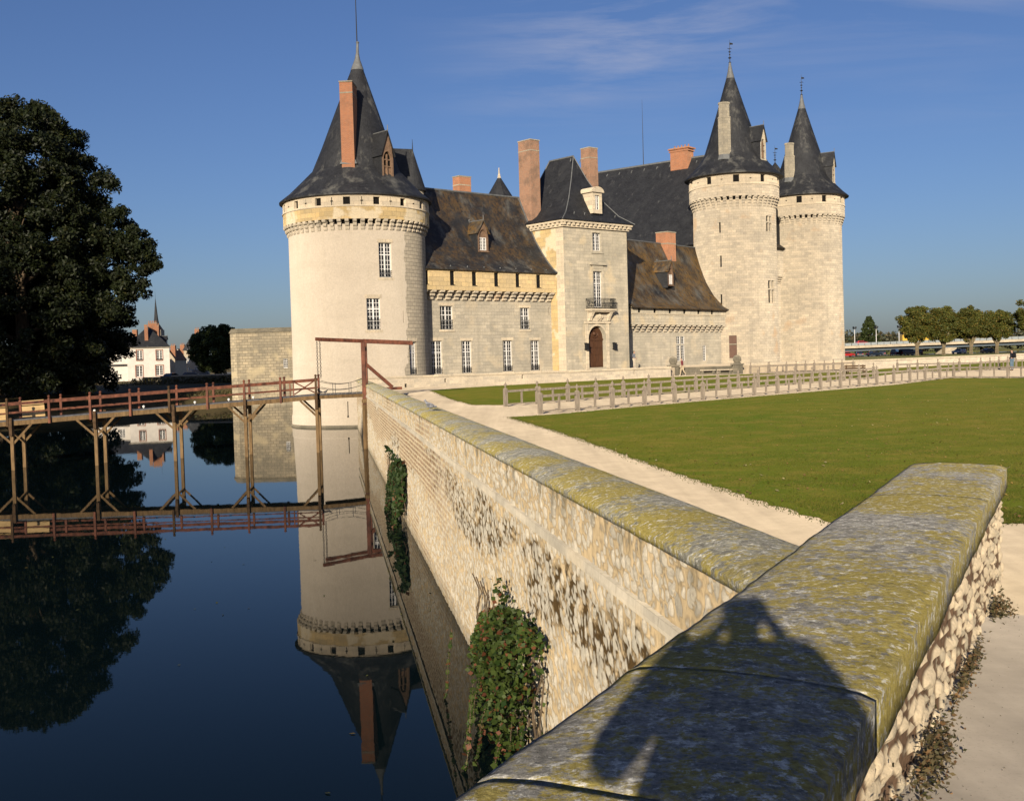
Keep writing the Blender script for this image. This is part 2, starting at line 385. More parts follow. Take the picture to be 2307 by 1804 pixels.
# masonry with modelled stones: 'edge' (0 joint .. 1 stone) and 'cell' (random per stone) come with the mesh
def rubble_mat(name, light, dark, mortar, moss=None, brown=.5):
    s = NT(name); uv = s.uv(); ob = s.ob(); e = s.attr('edge'); c = s.attr('cell')
    st = s.ramp(c, [(0.,dark),(.35,light),(.8,tuple(min(.8,v*1.12) for v in light)),(1.,dark)])
    fine = s.noise(ob, 26, 6, .7)
    st = s.mix(1., st, s.ramp(fine, [(.25,.72),(.75,1.22)]), 'MULTIPLY')
    mo = s.mix(s.ramp(s.noise(ob, 1.3, 5, .6), [(.40,0.),(.62,1.)]), mortar, tuple(v*.8 for v in mortar))
    # patches where the pointing has fallen out: dark earthy joints round bare stones
    x, y, z = s.sep(uv)
    bn = s.noise(s.map(uv, (.33,.9,1)), 1., 5, .65)
    band = s.n('ShaderNodeMapRange'); band.interpolation_type = 'SMOOTHSTEP'
    s.L(s.math('ABSOLUTE', s.math('ADD', y, .28)), band.inputs[0]); band.inputs[1].default_value = .95; band.inputs[2].default_value = .15
    bm = s.math('MULTIPLY', s.ramp(s.math('ADD', s.math('MULTIPLY', band.outputs[0], .28*brown*2), bn), [(.69,0.),(.755,1.)]), s.ramp(s.noise(s.map(uv, loc=(7,2,0)), 2.6, 4, .7), [(.40,0.),(.52,1.)]))
    mo = s.mix(bm, mo, (.075,.047,.018))
    st = s.mix(s.math('MULTIPLY', bm, .5), st, (.34,.32,.265))
    col = s.mix(s.ramp(e, [(.18,0.),(.42,1.)]), mo, st); col = s.mix(1., col, s.ramp(e, [(.04,1.),(.24,.66),(.5,1.)]), 'MULTIPLY')
    # rows of bare brown brick further along
    far = s.n('ShaderNodeMapRange'); s.L(x, far.inputs[0]); far.inputs[1].default_value = 20.; far.inputs[2].default_value = 27.
    bc, bf = s.brick(uv, .42, .13, (.20,.135,.085), (.26,.17,.105), (.44,.37,.25), .03)
    fm = s.math('MULTIPLY', s.math('MULTIPLY', far.outputs[0], s.ramp(s.math('ADD', s.noise(s.map(uv, (.12,.7,1)), 1., 4, .6), s.math('MULTIPLY', band.outputs[0], .16)), [(.50,0.),(.62,1.)])), .85)
    col = s.mix(fm, col, bc)
    if moss:
        run = s.noise(s.map(uv, (3.2,.35,1)), 1., 4, .6)
        top = s.n('ShaderNodeMapRange'); s.L(y, top.inputs[0]); top.inputs[1].default_value = .2; top.inputs[2].default_value = .95
        col = s.mix(s.math('MULTIPLY', s.ramp(s.math('ADD', run, s.math('MULTIPLY', top.outputs[0], .12)), [(.60,0.),(.72,.8)]), top.outputs[0]), col, moss)
    foot = s.n('ShaderNodeMapRange'); s.L(s.math('ADD', y, s.math('MULTIPLY', s.noise(uv, 1.1, 3), .5)), foot.inputs[0]); foot.inputs[1].default_value = -2.2; foot.inputs[2].default_value = -2.65
    col = s.mix(s.math('MULTIPLY', foot.outputs[0], .7), col, (.11,.09,.055))
    s.bump(s.math('ADD', fine, s.math('MULTIPLY', s.noise(ob, 7, 4), 1.)), .8, .025)
    return s.done(col, .95, .12)
M['rubble'] = rubble_mat('moat wall rubble', (.47,.425,.34), (.34,.31,.25), (.52,.405,.245), (.09,.08,.05))
M['rubble2'] = rubble_mat('bridge wall rubble', (.52,.43,.30), (.37,.32,.235), (.15,.095,.06), None, 0.)
def coping_mat(name, yellow, base=(.45,.435,.39)):
    s = NT(name); ob = s.ob()
    big = s.noise(ob, .75, 4, .6); mid = s.noise(ob, 9, 7, .72); fine = s.noise(ob, 38, 6, .75); m2 = s.noise(s.map(ob, loc=(3,8,1)), 21, 6, .75)
    col = s.mix(s.ramp(mid, [(.38,0.),(.60,1.)]), tuple(v*.45 for v in base), base)
    y = s.math('ADD', s.math('MULTIPLY', big, .45), s.math('ADD', s.math('MULTIPLY', mid, .38), s.math('MULTIPLY', m2, .30)))
    col = s.mix(s.ramp(y, [(.61-yellow*.075,0.),(.65-yellow*.075,.85)]), col, s.mix(fine, (.46,.35,.045), (.27,.235,.055)))
    wv = s.noise(s.map(ob, loc=(4,1,7)), 17, 6, .75)
    col = s.mix(s.ramp(wv, [(.55,0.),(.61,.9)]), col, (.66,.65,.60))
    dk = s.noise(s.map(ob, loc=(8,3,2)), 23, 6, .78)
    col = s.mix(s.ramp(dk, [(.575,0.),(.65,.65)]), col, (.09,.085,.06))
    db = s.noise(s.map(ob, loc=(2,9,5)), 1.3, 5, .7)
    col = s.mix(s.ramp(db, [(.56,0.),(.70,.45)]), col, s.mix(m2, (.10,.095,.075), (.22,.21,.17)))
    col = s.mix(1., col, s.ramp(fine, [(.30,.5),(.70,1.5)]), 'MULTIPLY')
    s.bump(s.math('ADD', s.math('MULTIPLY', fine, .7), s.math('ADD', mid, s.math('ADD', s.math('MULTIPLY', wv, .5), s.math('MULTIPLY', dk, -.5)))), 1., .03)
    return s.done(col, .95, .12)
M['coping'] = coping_mat('lichen covered coping', 1.)
M['coping_grey'] = coping_mat('grey lichened coping', .75, (.40,.39,.325))
def sand_mat(name, a, b, pebb=.5, sc=1.):
    s = NT(name); ob = s.ob()
    n1 = s.noise(ob, .16*sc, 5, .6); n2 = s.noise(ob, 2.2*sc, 6, .7); n3 = s.noise(ob, 45*sc, 4, .7)
    col = s.mix(s.ramp(n1, [(.35,0.),(.65,1.)]), a, b)
    col = s.mix(1., col, s.ramp(n2, [(.3,.86),(.7,1.10)]), 'MULTIPLY')
    tr = s.noise(s.map(ob, (1.5*sc,.07*sc,1), rot=(0,0,R(9.5))), 1., 5, .65)
    col = s.mix(1., col, s.ramp(tr, [(.32,.84),(.66,1.12)]), 'MULTIPLY')
    col = s.mix(s.ramp(n3, [(.58,0.),(.68,pebb)]), col, tuple(v*.55 for v in a))
    s.bump(s.math('ADD', n3, n2), .25, .003)
    return s.done(col, .95, .1)
M['sand'] = sand_mat('pale sandy path', (.475,.395,.285), (.41,.338,.243))
M['paving'] = sand_mat('worn grey paving', (.37,.325,.27), (.27,.24,.20), .6)
M['soil'] = sand_mat('river bank earth', (.09,.07,.035), (.05,.042,.02), .3)
M['meadow'] = sand_mat('far meadow', (.08,.09,.03), (.12,.11,.045), .2, .2)
M['asphalt'] = sand_mat('road', (.09,.09,.092), (.07,.07,.072), .2)
def lawn_mat():
    s = NT('mown lawn'); ob = s.ob()
    a = s.noise(ob, .10, 6, .65); b = s.noise(s.map(ob, (1,1,1)), .9, 7, .75); c = s.noise(s.map(ob, (1,1,1)), 28, 4, .7)
    col = s.mix(s.ramp(a, [(.35,0.),(.65,1.)]), (.062,.090,.005), (.102,.102,.010))
    col = s.mix(s.ramp(b, [(.47,0.),(.66,.8)]), col, (.15,.118,.022))
    col = s.mix(1., col, s.ramp(c, [(.25,.45),(.75,1.45)]), 'MULTIPLY')
    s.bump(s.math('ADD', c, b), .5, .02)
    return s.done(col, .9, .1)
M['lawn'] = lawn_mat()
def blade_mat():
    s = NT('grass blades'); r = s.island()
    col = s.ramp(r, [(0.,(.04,.066,.005)),(.5,(.065,.08,.006)),(.85,(.10,.09,.014)),(1.,(.16,.13,.04))])
    return s.done(col, .7, .2)
M['blade'] = blade_mat()
def water_mat():
    s = NT('still moat water'); ob = s.ob()
    s.done((.003,.008,.009), .015, .5); s.p.inputs['IOR'].default_value = 1.145
    n = s.noise(s.map(ob, (.55,.22,1), rot=(0,0,.3)), 1.2, 3, .5); n2 = s.noise(ob, 4., 2, .5)
    s.bump(s.math('ADD', n, s.math('MULTIPLY', n2, .12)), .034, .05)
    return s.mat
M['water'] = water_mat()
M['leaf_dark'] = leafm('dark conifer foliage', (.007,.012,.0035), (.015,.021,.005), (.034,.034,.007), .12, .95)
M['leaf_green'] = leafm('green foliage', (.03,.055,.012), (.06,.085,.018), (.10,.10,.02), .25)
M['leaf_autumn'] = leafm('turning plane leaves', (.062,.085,.018), (.115,.118,.024), (.20,.14,.025), .25, .86)
M['leaf_bush'] = leafm('round tree foliage', (.022,.035,.01), (.045,.06,.015), None, .2)
M['leaf_ivy'] = leafm('vine leaves', (.022,.05,.010), (.065,.095,.018), (.17,.06,.028), .25, .90)
M['leaf_ivy2'] = leafm('dark ivy leaves', (.015,.035,.01), (.035,.06,.015), (.14,.06,.03), .2, .93)
M['leaf_weed'] = leafm('dry weeds', (.05,.055,.02), (.13,.10,.05), (.22,.13,.06), .2, .8)
M['leaf_far'] = leafm('distant wood', (.045,.06,.035), (.085,.08,.04), (.13,.10,.05), .2, .8)
M['bank'] = leafm('bank plants', (.05,.045,.018), (.10,.08,.03), (.07,.08,.025), .2, .8)

# ------------------------------------------------------------------ camera, sky, sun
cam_d = bpy.data.cameras.new('camera'); cam = bpy.data.objects.new('camera', cam_d); COL.objects.link(cam)
cam_d.sensor_width = 36; cam_d.lens = 36*2490/2307; cam_d.clip_start = .05; cam_d.clip_end = 6000
pitch = math.atan(93.7/2490); roll = math.atan(.028)
cam.matrix_world = Matrix.Translation((0,0,EYE)) @ Matrix.Rotation(math.pi/2-pitch, 4, 'X') @ Matrix.Rotation(-roll, 4, 'Z')
sc.camera = cam
SUN_AZ, SUN_EL = 12.0, 14.5           # travel bearing of the light, height above the horizon
w = bpy.data.worlds.new('World'); sc.world = w; w.use_nodes = True
nt = w.node_tree; bg = nt.nodes['Background']
sky = nt.nodes.new('ShaderNodeTexSky'); sky.sky_type = 'NISHITA'; sky.sun_disc = False
sky.sun_elevation = R(SUN_EL); sky.sun_rotation = R(180+SUN_AZ); sky.air_density = 1.0; sky.dust_density = 1.0; sky.ozone_density = 3.0; sky.altitude = 100
tcw = nt.nodes.new('ShaderNodeTexCoord')
def wnode(t, **k):
    n = nt.nodes.new(t)
    for a, b in k.items(): setattr(n, a, b)
    return n
sepw = wnode('ShaderNodeSeparateXYZ'); nt.links.new(tcw.outputs['Generated'], sepw.inputs[0])
def wmath(op, a, b=0.):
    m = wnode('ShaderNodeMath', operation=op)
    for i, v in enumerate((a, b)):
        if hasattr(v, 'is_output'): nt.links.new(v, m.inputs[i])
        else: m.inputs[i].default_value = v
    return m.outputs[0]
# thin cirrus on a high layer: the direction is projected on to a flat ceiling
zc = wmath('MAXIMUM', sepw.outputs[2], .03)
cx_, cy_ = wmath('DIVIDE', sepw.outputs[0], zc), wmath('DIVIDE', sepw.outputs[1], zc)
comb = wnode('ShaderNodeCombineXYZ'); nt.links.new(cx_, comb.inputs[0]); nt.links.new(cy_, comb.inputs[1])
mp = wnode('ShaderNodeMapping'); nt.links.new(comb.outputs[0], mp.inputs[0]); mp.inputs['Rotation'].default_value = (0,0,R(-55)); mp.inputs['Scale'].default_value = (.8,2.0,1)
n1 = wnode('ShaderNodeTexNoise'); nt.links.new(mp.outputs[0], n1.inputs['Vector']); n1.inputs['Scale'].default_value = 1.1; n1.inputs['Detail'].default_value = 9; n1.inputs['Roughness'].default_value = .62; n1.inputs['Distortion'].default_value = .5
n2 = wnode('ShaderNodeTexNoise'); nt.links.new(comb.outputs[0], n2.inputs['Vector']); n2.inputs['Scale'].default_value = .42; n2.inputs['Detail'].default_value = 3
r1 = wnode('ShaderNodeMapRange'); nt.links.new(n1.outputs['Fac'], r1.inputs[0]); r1.inputs[1].default_value = .40; r1.inputs[2].default_value = .74
r2 = wnode('ShaderNodeMapRange'); nt.links.new(n2.outputs['Fac'], r2.inputs[0]); r2.inputs[1].default_value = .40; r2.inputs[2].default_value = .62
# the bank of cirrus lies to the right, away from the town side
side = wnode('ShaderNodeMapRange'); nt.links.new(cx_, side.inputs[0]); side.inputs[1].default_value = -.35; side.inputs[2].default_value = .35
hi_ = wnode('ShaderNodeMapRange'); nt.links.new(sepw.outputs[2], hi_.inputs[0]); hi_.inputs[1].default_value = .17; hi_.inputs[2].default_value = .27
cf = wmath('MULTIPLY', wmath('MULTIPLY', hi_.outputs[0], r1.outputs[0]), wmath('MULTIPLY', r2.outputs[0], wmath('MULTIPLY', side.outputs[0], .95)))
mixw = wnode('ShaderNodeMix', data_type='RGBA'); nt.links.new(cf, mixw.inputs[0]); nt.links.new(sky.outputs[0], mixw.inputs[6]); mixw.inputs[7].default_value = (7.,6.8,6.4,1)
tint = wnode('ShaderNodeMix', data_type='RGBA', blend_type='MULTIPLY'); tint.inputs[0].default_value = 1.; nt.links.new(mixw.outputs[2], tint.inputs[6]); tint.inputs[7].default_value = (.96,1.045,1.42,1)
nt.links.new(tint.outputs[2], bg.inputs['Color']); bg.inputs['Strength'].default_value = .052
sl = bpy.data.lights.new('sun', 'SUN'); sl.energy = 5.0; sl.angle = R(.53); sl.color = (1.,.87,.68)
so = bpy.data.objects.new('sun', sl); COL.objects.link(so)
sd = Vector((math.sin(R(SUN_AZ))*math.cos(R(SUN_EL)), math.cos(R(SUN_AZ))*math.cos(R(SUN_EL)), -math.sin(R(SUN_EL))))
so.rotation_euler = sd.to_track_quat('-Z', 'Y').to_euler(); so.location = (-40,-60,60)
sc.view_settings.view_transform = 'Standard'; sc.view_settings.look = 'None'; sc.view_settings.exposure = .3; sc.view_settings.gamma = 1
sc.cycles.max_bounces = 6; sc.cycles.transparent_max_bounces = 6

# ------------------------------------------------------------------ ground and water
def gz(y): return .003*(y-10) if y > 10 else 0.
MD = (math.sin(R(-9.55)), math.cos(R(-9.55))); MN = (math.cos(R(-9.55)), -math.sin(R(-9.55)))
def MW(s, a, z): return (s*MD[0]+a*MN[0], s*MD[1]+a*MN[1], z)      # moat wall frame
FD = (math.sin(R(27.1)), math.cos(R(27.1))); FN = (-math.cos(R(27.1)), math.sin(R(27.1)))
def FWf(s, a, z): return (s*FD[0]+a*FN[0], s*FD[1]+a*FN[1], z)     # bridge wall frame
def sheet(poly, dz, name, mat, zf=None):
    mb = MB(); zf = zf or gz
    mb.add([(x,y,zf(y)+dz) for x,y in poly]); return struct(name, mb, mat)
mb = MB(); mb.box(-900, 700, -300, 1200, ZW-.02, ZW); wt = MB(); wt.add([(-900,-300,ZW),(700,-300,ZW),(700,1500,ZW),(-900,1500,ZW)])
struct('water', wt, M['water'])
mb = MB(); mb.add([(-900,-300,ZW-1.6),(700,-300,ZW-1.6),(700,1500,ZW-1.6),(-900,1500,ZW-1.6)]); struct('moat_bed', mb, M['soil'])
# land on the castle side, front part (a gentle even rise) and the part behind the castle
a, b = MW(5.9,2.9,0), MW(88.,2.9,0)
g0 = FWf(11.6,1.3,0); g1 = FWf(-30.,1.3,0)
mb = MB()
mb.add([(*MW(9.7,2.9,0)[:2],0.), (b[0],b[1],gz(b[1])), (-8.,101.,gz(101)), (40.,160.,gz(160)), (400.,160.,gz(160)), (400.,10.,0.)])
mb.add([(g1[0],g1[1],0.), (*MW(5.9,2.9,0)[:2],0.), (*MW(9.7,2.9,0)[:2],0.), (400.,10.,0.), (400.,-300.,0.), (-60.,-300.,0.)])
struct('ground', mb, M['sand'])
mb = MB()
mb.add([(3000.,160.,gz(160)), (40.,160.,gz(160)), (-8.,101.,gz(101)), (-20.,150.,gz(150)-.2), (-30.,200.,.2), (-30.,345.,.1), (3000.,345.,.1)])
mb.add([(-30.,345.,.1), (3000.,345.,.1), (3000.,345.,-1.5), (-30.,345.,-1.5)]); mb.add([(-30.,540.,.1), (3000.,540.,.1), (3000.,540.,-1.5), (-30.,540.,-1.5)])
mb.add([(-60.,540.,.1), (3000.,540.,.1), (3000.,3000.,.3), (-60.,3000.,.3)])
mb.add([(-30.,200.,.2), (-60.,1200.,.2), (-45.,1200.,ZW-1.), (-26.,200.,ZW-1.)])
struct('meadow', mb, M['meadow'])
mb = MB(); mb.add([(80.,296.,.235),(300.,296.,.235),(300.,312.,.235),(80.,312.,.235)]); struct('road', mb, M['asphalt'])
mb = MB(); mb.add([(-30.,345.,-.35),(3000.,345.,-.35),(3000.,540.,-.35),(-30.,540.,-.35)]); struct('river', mb, M['water'])
# town side
mb = MB()
def bank(mb, shore, inner, out):
    n = len(shore)
    for i in range(n-1):
        mb.add([(*shore[i],ZW-.4),(*shore[i+1],ZW-.4),(*inner[i+1],-.75),(*inner[i],-.75)])
        mb.add([(*inner[i],-.75),(*inner[i+1],-.75),(*out[i+1],.0),(*out[i],.0)])
shore = [(-37,-300),(-37,45),(-40.5,78),(-57,116),(-50,128),(-45.5,143),(-36,148),(-20,150)]
inner = [(-40,-300),(-40,45),(-43.5,79),(-62,118),(-54,134),(-49,150),(-38,158),(-20,160)]
outer = [(-60,-300),(-60,45),(-70,90),(-90,130),(-80,170),(-74,196),(-50,198),(-20,198)]
bank(mb, shore, inner, outer)
mb.add([(-60,-300,0.),(-60,45,0.),(-70,90,0.),(-90,130,0.),(-80,170,0.),(-74,196,0.),(-50,198,0.),(-20,198,0.),(-20,3000,.4),(-3000,3000,.4),(-3000,-300,0.)])
struct('bank', mb, M['soil'])
mb = MB(); mb.add([(-70,199,.03),(-46,199,.03),(-46,212,.03),(-70,212,.03)]); mb.add([(-66,212,.03),(-56,212,.03),(-96,420,.25),(-108,420,.25)]); struct('street', mb, M['asphalt'])
# lawns, ragged at the edge
def ragged(pts, amp=.07, step=.35, seed=3):
    rr = random.Random(seed); o = []
    for i in range(len(pts)):
        p, q = Vector(pts[i]), Vector(pts[(i+1) % len(pts)]); n = max(1, min(260, int((q-p).length/step)))
        for k in range(n):
            f = p.lerp(q, k/n); o.append((f.x+rr.uniform(-amp,amp), f.y+rr.uniform(-amp,amp)))
    return o
lawn_near = [(-.1,41.6),(1.8,30.3),(3.05,21.3),(3.7,17.),(4.15,14.7),(4.3,14.15),(7.2,14.0),(60.,13.2),(60.,70.),(34.,69.5),(31.9,70.3),(30.4,72.4),(29.3,73.6),(22.6,64.4),(11.7,53.4),(5.6,47.2),(1.7,42.7)]
lawn_far = [(-5.75,78.5),(-3.3,61.),(-1.95,53.2),(-.6,52.3),(1.35,54.3),(7.5,59.5),(15.5,67.9),(25.2,80.),(33.,92.),(33.4,96.5),(23.,102.2),(15.3,99.2),(9.5,95.6),(4.,90.8),(-1.,86.2),(-4.,82.2)]
lawn_back = [(31.,96.9),(36.5,93.6),(39.6,93.2),(60.,112.),(75.,140.),(62.,131.),(48.5,119.5),(36.5,108.5),(33.5,103.)]
for nm, pl, sd_ in (('lawn', lawn_near, 3), ('lawn', lawn_far, 4), ('lawn', lawn_back, 5)):
    sheet(ragged(pl, .09, .3, sd_), .012, nm, M['lawn'])
# grass blades standing along the lawn edges and over the near part of the lawn
def grass(name, pts, h0, h1, w0):
    n = len(pts); P = np.array(pts); ang = rng.uniform(0, 2*np.pi, n); hh = rng.uniform(h0, h1, n); ww = w0*rng.uniform(.6,1.4,n)
    lx, ly = rng.normal(0,.4,n)*hh, rng.normal(0,.4,n)*hh
    dx, dy = np.cos(ang)*ww, np.sin(ang)*ww
    V = np.zeros((n,3,3)); V[:,0] = P; V[:,0,0] -= dx; V[:,0,1] -= dy; V[:,1] = P; V[:,1,0] += dx; V[:,1,1] += dy
    V[:,2] = P; V[:,2,0] += lx; V[:,2,1] += ly; V[:,2,2] += hh
    F = np.arange(n*3).reshape(n,3)
    return tag(mesh_np(name, V.reshape(-1,3), F, M['blade']), kind='stuff')
def inpoly(x, y, pl):
    c = False; j = len(pl)-1
    for i in range(len(pl)):
        if (pl[i][1] > y) != (pl[j][1] > y) and x < (pl[j][0]-pl[i][0])*(y-pl[i][1])/(pl[j][1]-pl[i][1])+pl[i][0]: c = not c
        j = i
    return c
gp = []
for pl, cnt in ((lawn_near, 300), (lawn_far, 120)):
    for i in range(len(pl)):
        p, q = Vector(pl[i]), Vector(pl[(i+1) % len(pl)])
        if p.x > 50 or q.x > 50: continue
        L_ = (q-p).length
        for k in range(int(L_*cnt*.5)):
            f = p.lerp(q, random.random()); x, y = f.x+random.gauss(0,.1), f.y+random.gauss(0,.1)
            gp.append((x, y, gz(y)+.005))
grass('grass_edge', gp, .012, .04, .007)
gp = []
while len(gp) < 110000:
    y = 13.9+44*random.random()**2.0; x = random.uniform(.2+ (41.6-y)*.155 if y < 41.6 else -.1, .47*y+1)
    if not inpoly(x, y, lawn_near): continue
    if mnoise.noise((x*.6,y*.6,0)) < random.uniform(-.6,.35): continue
    gp.append((x, y, gz(y)+.008))
grass('grass', gp, .01, .03, .006)

P = []
while len(P) < 700:
    y = 14+50*random.random()**1.6; x = random.uniform(0,.46*y+1)
    if inpoly(x, y, lawn_near): P.append((x, y, gz(y)+.03))
P += [(random.uniform(-3,4.5), random.uniform(12,48), 0.) for _ in range(0)]
V = []
for x, y, z in P:
    a = random.uniform(0,6.28); l = random.uniform(.02,.045); c_, s_2 = math.cos(a)*l, math.sin(a)*l
    V += [(x-c_,y-s_2,z-.006),(x+s_2*.6,y-c_*.6,z+.012),(x+c_,y+s_2,z+.02),(x-s_2*.6,y+c_*.6,z+.004)]
M['leaf_fallen'] = leafm('fallen leaves', (.30,.20,.05), (.22,.13,.04), (.40,.33,.16), 0., .8)
tag(mesh_np('fallen_leaves', np.array(V), np.arange(len(V)).reshape(-1,4), M['leaf_fallen']), kind='stuff')
# ------------------------------------------------------------------ stone walls with modelled stones
def stone_field(U, V, su, sv, seed):
    """cellular pattern: returns edge (0 in the joint) and cell random"""
    E_ = np.zeros(len(U)); C_ = np.zeros(len(U))
    for i in range(len(U)):
        d, p = mnoise.voronoi((U[i]/su+.25*mnoise.noise((U[i]*3,V[i]*3,seed)), V[i]/sv+.25*mnoise.noise((U[i]*3,V[i]*3,seed+9)), seed))
        E_[i] = d[1]-d[0]; q = p[0]; C_[i] = (math.sin(q[0]*12.99+q[1]*78.23)*43758.5) % 1.
    return E_, C_
def stone_wall(name, fmap, us, vs, su, sv, depth, mat, parent, seed=1., rough=.012):
    """grid (us x vs) pushed out of the wall plane stone by stone; fmap(u,v,out) -> point"""
    nu, nv = len(us), len(vs)
    U, V = np.meshgrid(us, vs, indexing='ij'); U = U.ravel(); V = V.ravel()
    E_, C_ = stone_field(U, V, su, sv, seed)
    t = np.clip((E_-.05)/.35, 0, 1); t = t*t*(3-2*t)
    P = np.array([fmap(U[i], V[i], t[i]*depth*(.55+.6*C_[i])+rough*mnoise.noise((U[i]*6,V[i]*6,seed+3))) for i in range(len(U))])
    idx = np.arange(nu*nv).reshape(nu, nv)
    F = np.stack([idx[:-1,:-1].ravel(), idx[1:,:-1].ravel(), idx[1:,1:].ravel(), idx[:-1,1:].ravel()], 1)
    return mesh_np(name, P, F, mat, parent, uv=np.stack([U,V],1), attrs={'edge': t, 'cell': C_}, smooth=True)

def coping_slabs(parent, frm, prof, cuts, mat, gap=.012, ds=.12, amp=.006, name='coping_slab', label=None):
    """rounded coping stones laid end to end; prof = [(a,z)] going round"""
    for i, (s0, s1) in enumerate(zip(cuts, cuts[1:])):
        n = max(2, int((s1-s0)/ds)); k = len(prof); V = []; dzs = random.uniform(-.002,.002)
        for j in range(n+1):
            s = s0+gap+(s1-s0-2*gap)*j/n; e = 0.
            for (a, z) in prof:
                q = frm(s, a, z)
                o = Vector(mnoise.noise_vector((q[0]*2.3,q[1]*2.3,z*2.3)))*amp+Vector(mnoise.noise_vector((q[0]*9,q[1]*9,z*9)))*amp*.5
                V.append((q[0]+o.x, q[1]+o.y, q[2]+o.z+dzs-e))
        F = []
        for j in range(n):
            for m in range(k):
                F.append((j*k+m, j*k+(m+1)%k, (j+1)*k+(m+1)%k, (j+1)*k+m))
        me = bpy.data.meshes.new(name); me.from_pydata(V, [], F+[tuple(range(k))[::-1], tuple(n*k+m for m in range(k))])
        me.materials.append(mat); me.polygons.foreach_set('use_smooth', [True]*len(F)+[False]*2); me.update()
        o = bpy.data.objects.new(name, me); COL.objects.link(o); o.parent = parent

# near wall of the stone bridge, under the photographer
bw = thing('bridge_wall', 'near stone bridge wall with broad coping patched in yellow lichen', 'stone wall')
def arcprof(a0, a1, zb, ze, zt, n=10, pw=.5):
    p = [(a0,zb)]
    for i in range(n+1):
        t = i/n; p.append((a0+(a1-a0)*t, ze+(zt-ze)*(max(0.,math.sin(math.pi*t))**pw)))
    return p+[(a1,zb)]
cuts = [-6.,-2.,.6,2.71,3.90,9.26,11.85]
coping_slabs(bw, FWf, arcprof(.62,1.53,.90,1.095,1.135,18,.42), cuts, M['coping'], .0012, .045, .009)
mb = MB()
mb.extrude([(.70,-3.3),(.70,.965),(1.44,.965),(1.44,-3.3)], FWf(-6,0,0), FWf(11.78,0,0), (*FN,0)); mb.build('wall_core', M['oldstone'], bw)
us = []; s = 1.6
while s < 11.8: us.append(s); s += .011+.0022*s
us.append(11.8)
stone_wall('wall_face', lambda u,v,d: FWf(u, .695-d, v), us, np.linspace(-.1,.905,44), .24, .085, .04, M['rubble2'], bw, 5., .012)
mb = MB(); mb.panel(lambda u,v,d: FWf(u, 1.445, v), -6, 11.78, -3.3, .965); mb.build('wall_face', M['oldstone'], bw)

# long wall along the moat
mw = thing('moat_wall', 'long sunlit rubble retaining wall rising from the moat', 'retaining wall', MW(6,2.4,ZW))
us = []; s = 5.7
while s < 88: us.append(s); s += .0038*s if s < 30 else .14
us.append(88.)
vs = list(np.linspace(-3.2,.262,74))
def mwmap(u, v, d): q = MW(u, 2.405-d+.012*mnoise.noise((u*.35,v*.5,2.)), v); return q
root_loc = Vector(mw.location)
def local(parent, f): return lambda *a: tuple(Vector(f(*a))-parent.location)
stone_wall('wall_face', local(mw, mwmap), us, vs, .17, .12, .020, M['rubble'], mw, 2., .012)
us2 = us
stone_wall('wall_face', local(mw, mwmap), us2, list(np.linspace(.372,.93,16)), .17, .12, .020, M['rubble'], mw, 8., .012)
mb = MB()
for i in range(20):
    a_, b_ = 5.7+i*4.115, 5.7+(i+1)*4.115
    mb.extrude([(2.362,.262),(2.355,.30),(2.362,.372),(2.46,.372),(2.46,.262)], MW(a_+.006,0,0), MW(b_-.006,0,0), (*MN,0))
mb.build('string_course', M['lime_grey'], mw)
mb = MB(); mb.extrude([(2.46,-3.3),(2.46,.90),(3.10,.90),(3.10,-3.3)], MW(5.6,0,0), MW(88,0,0), (*MN,0)); mb.build('wall_core', M['oldstone'], mw)
cc = [5.6]
while cc[-1] < 84: cc.append(cc[-1]+random.uniform(14.,24.))
cc[-1] = 88.
mwl = lambda s,a,z: tuple(Vector(MW(s,a,z))-mw.location)
coping_slabs(mw, mwl, arcprof(2.365,3.19,.885,.945,1.03,10,.55), cc, M['coping_grey'], .0003, .10, .0045)

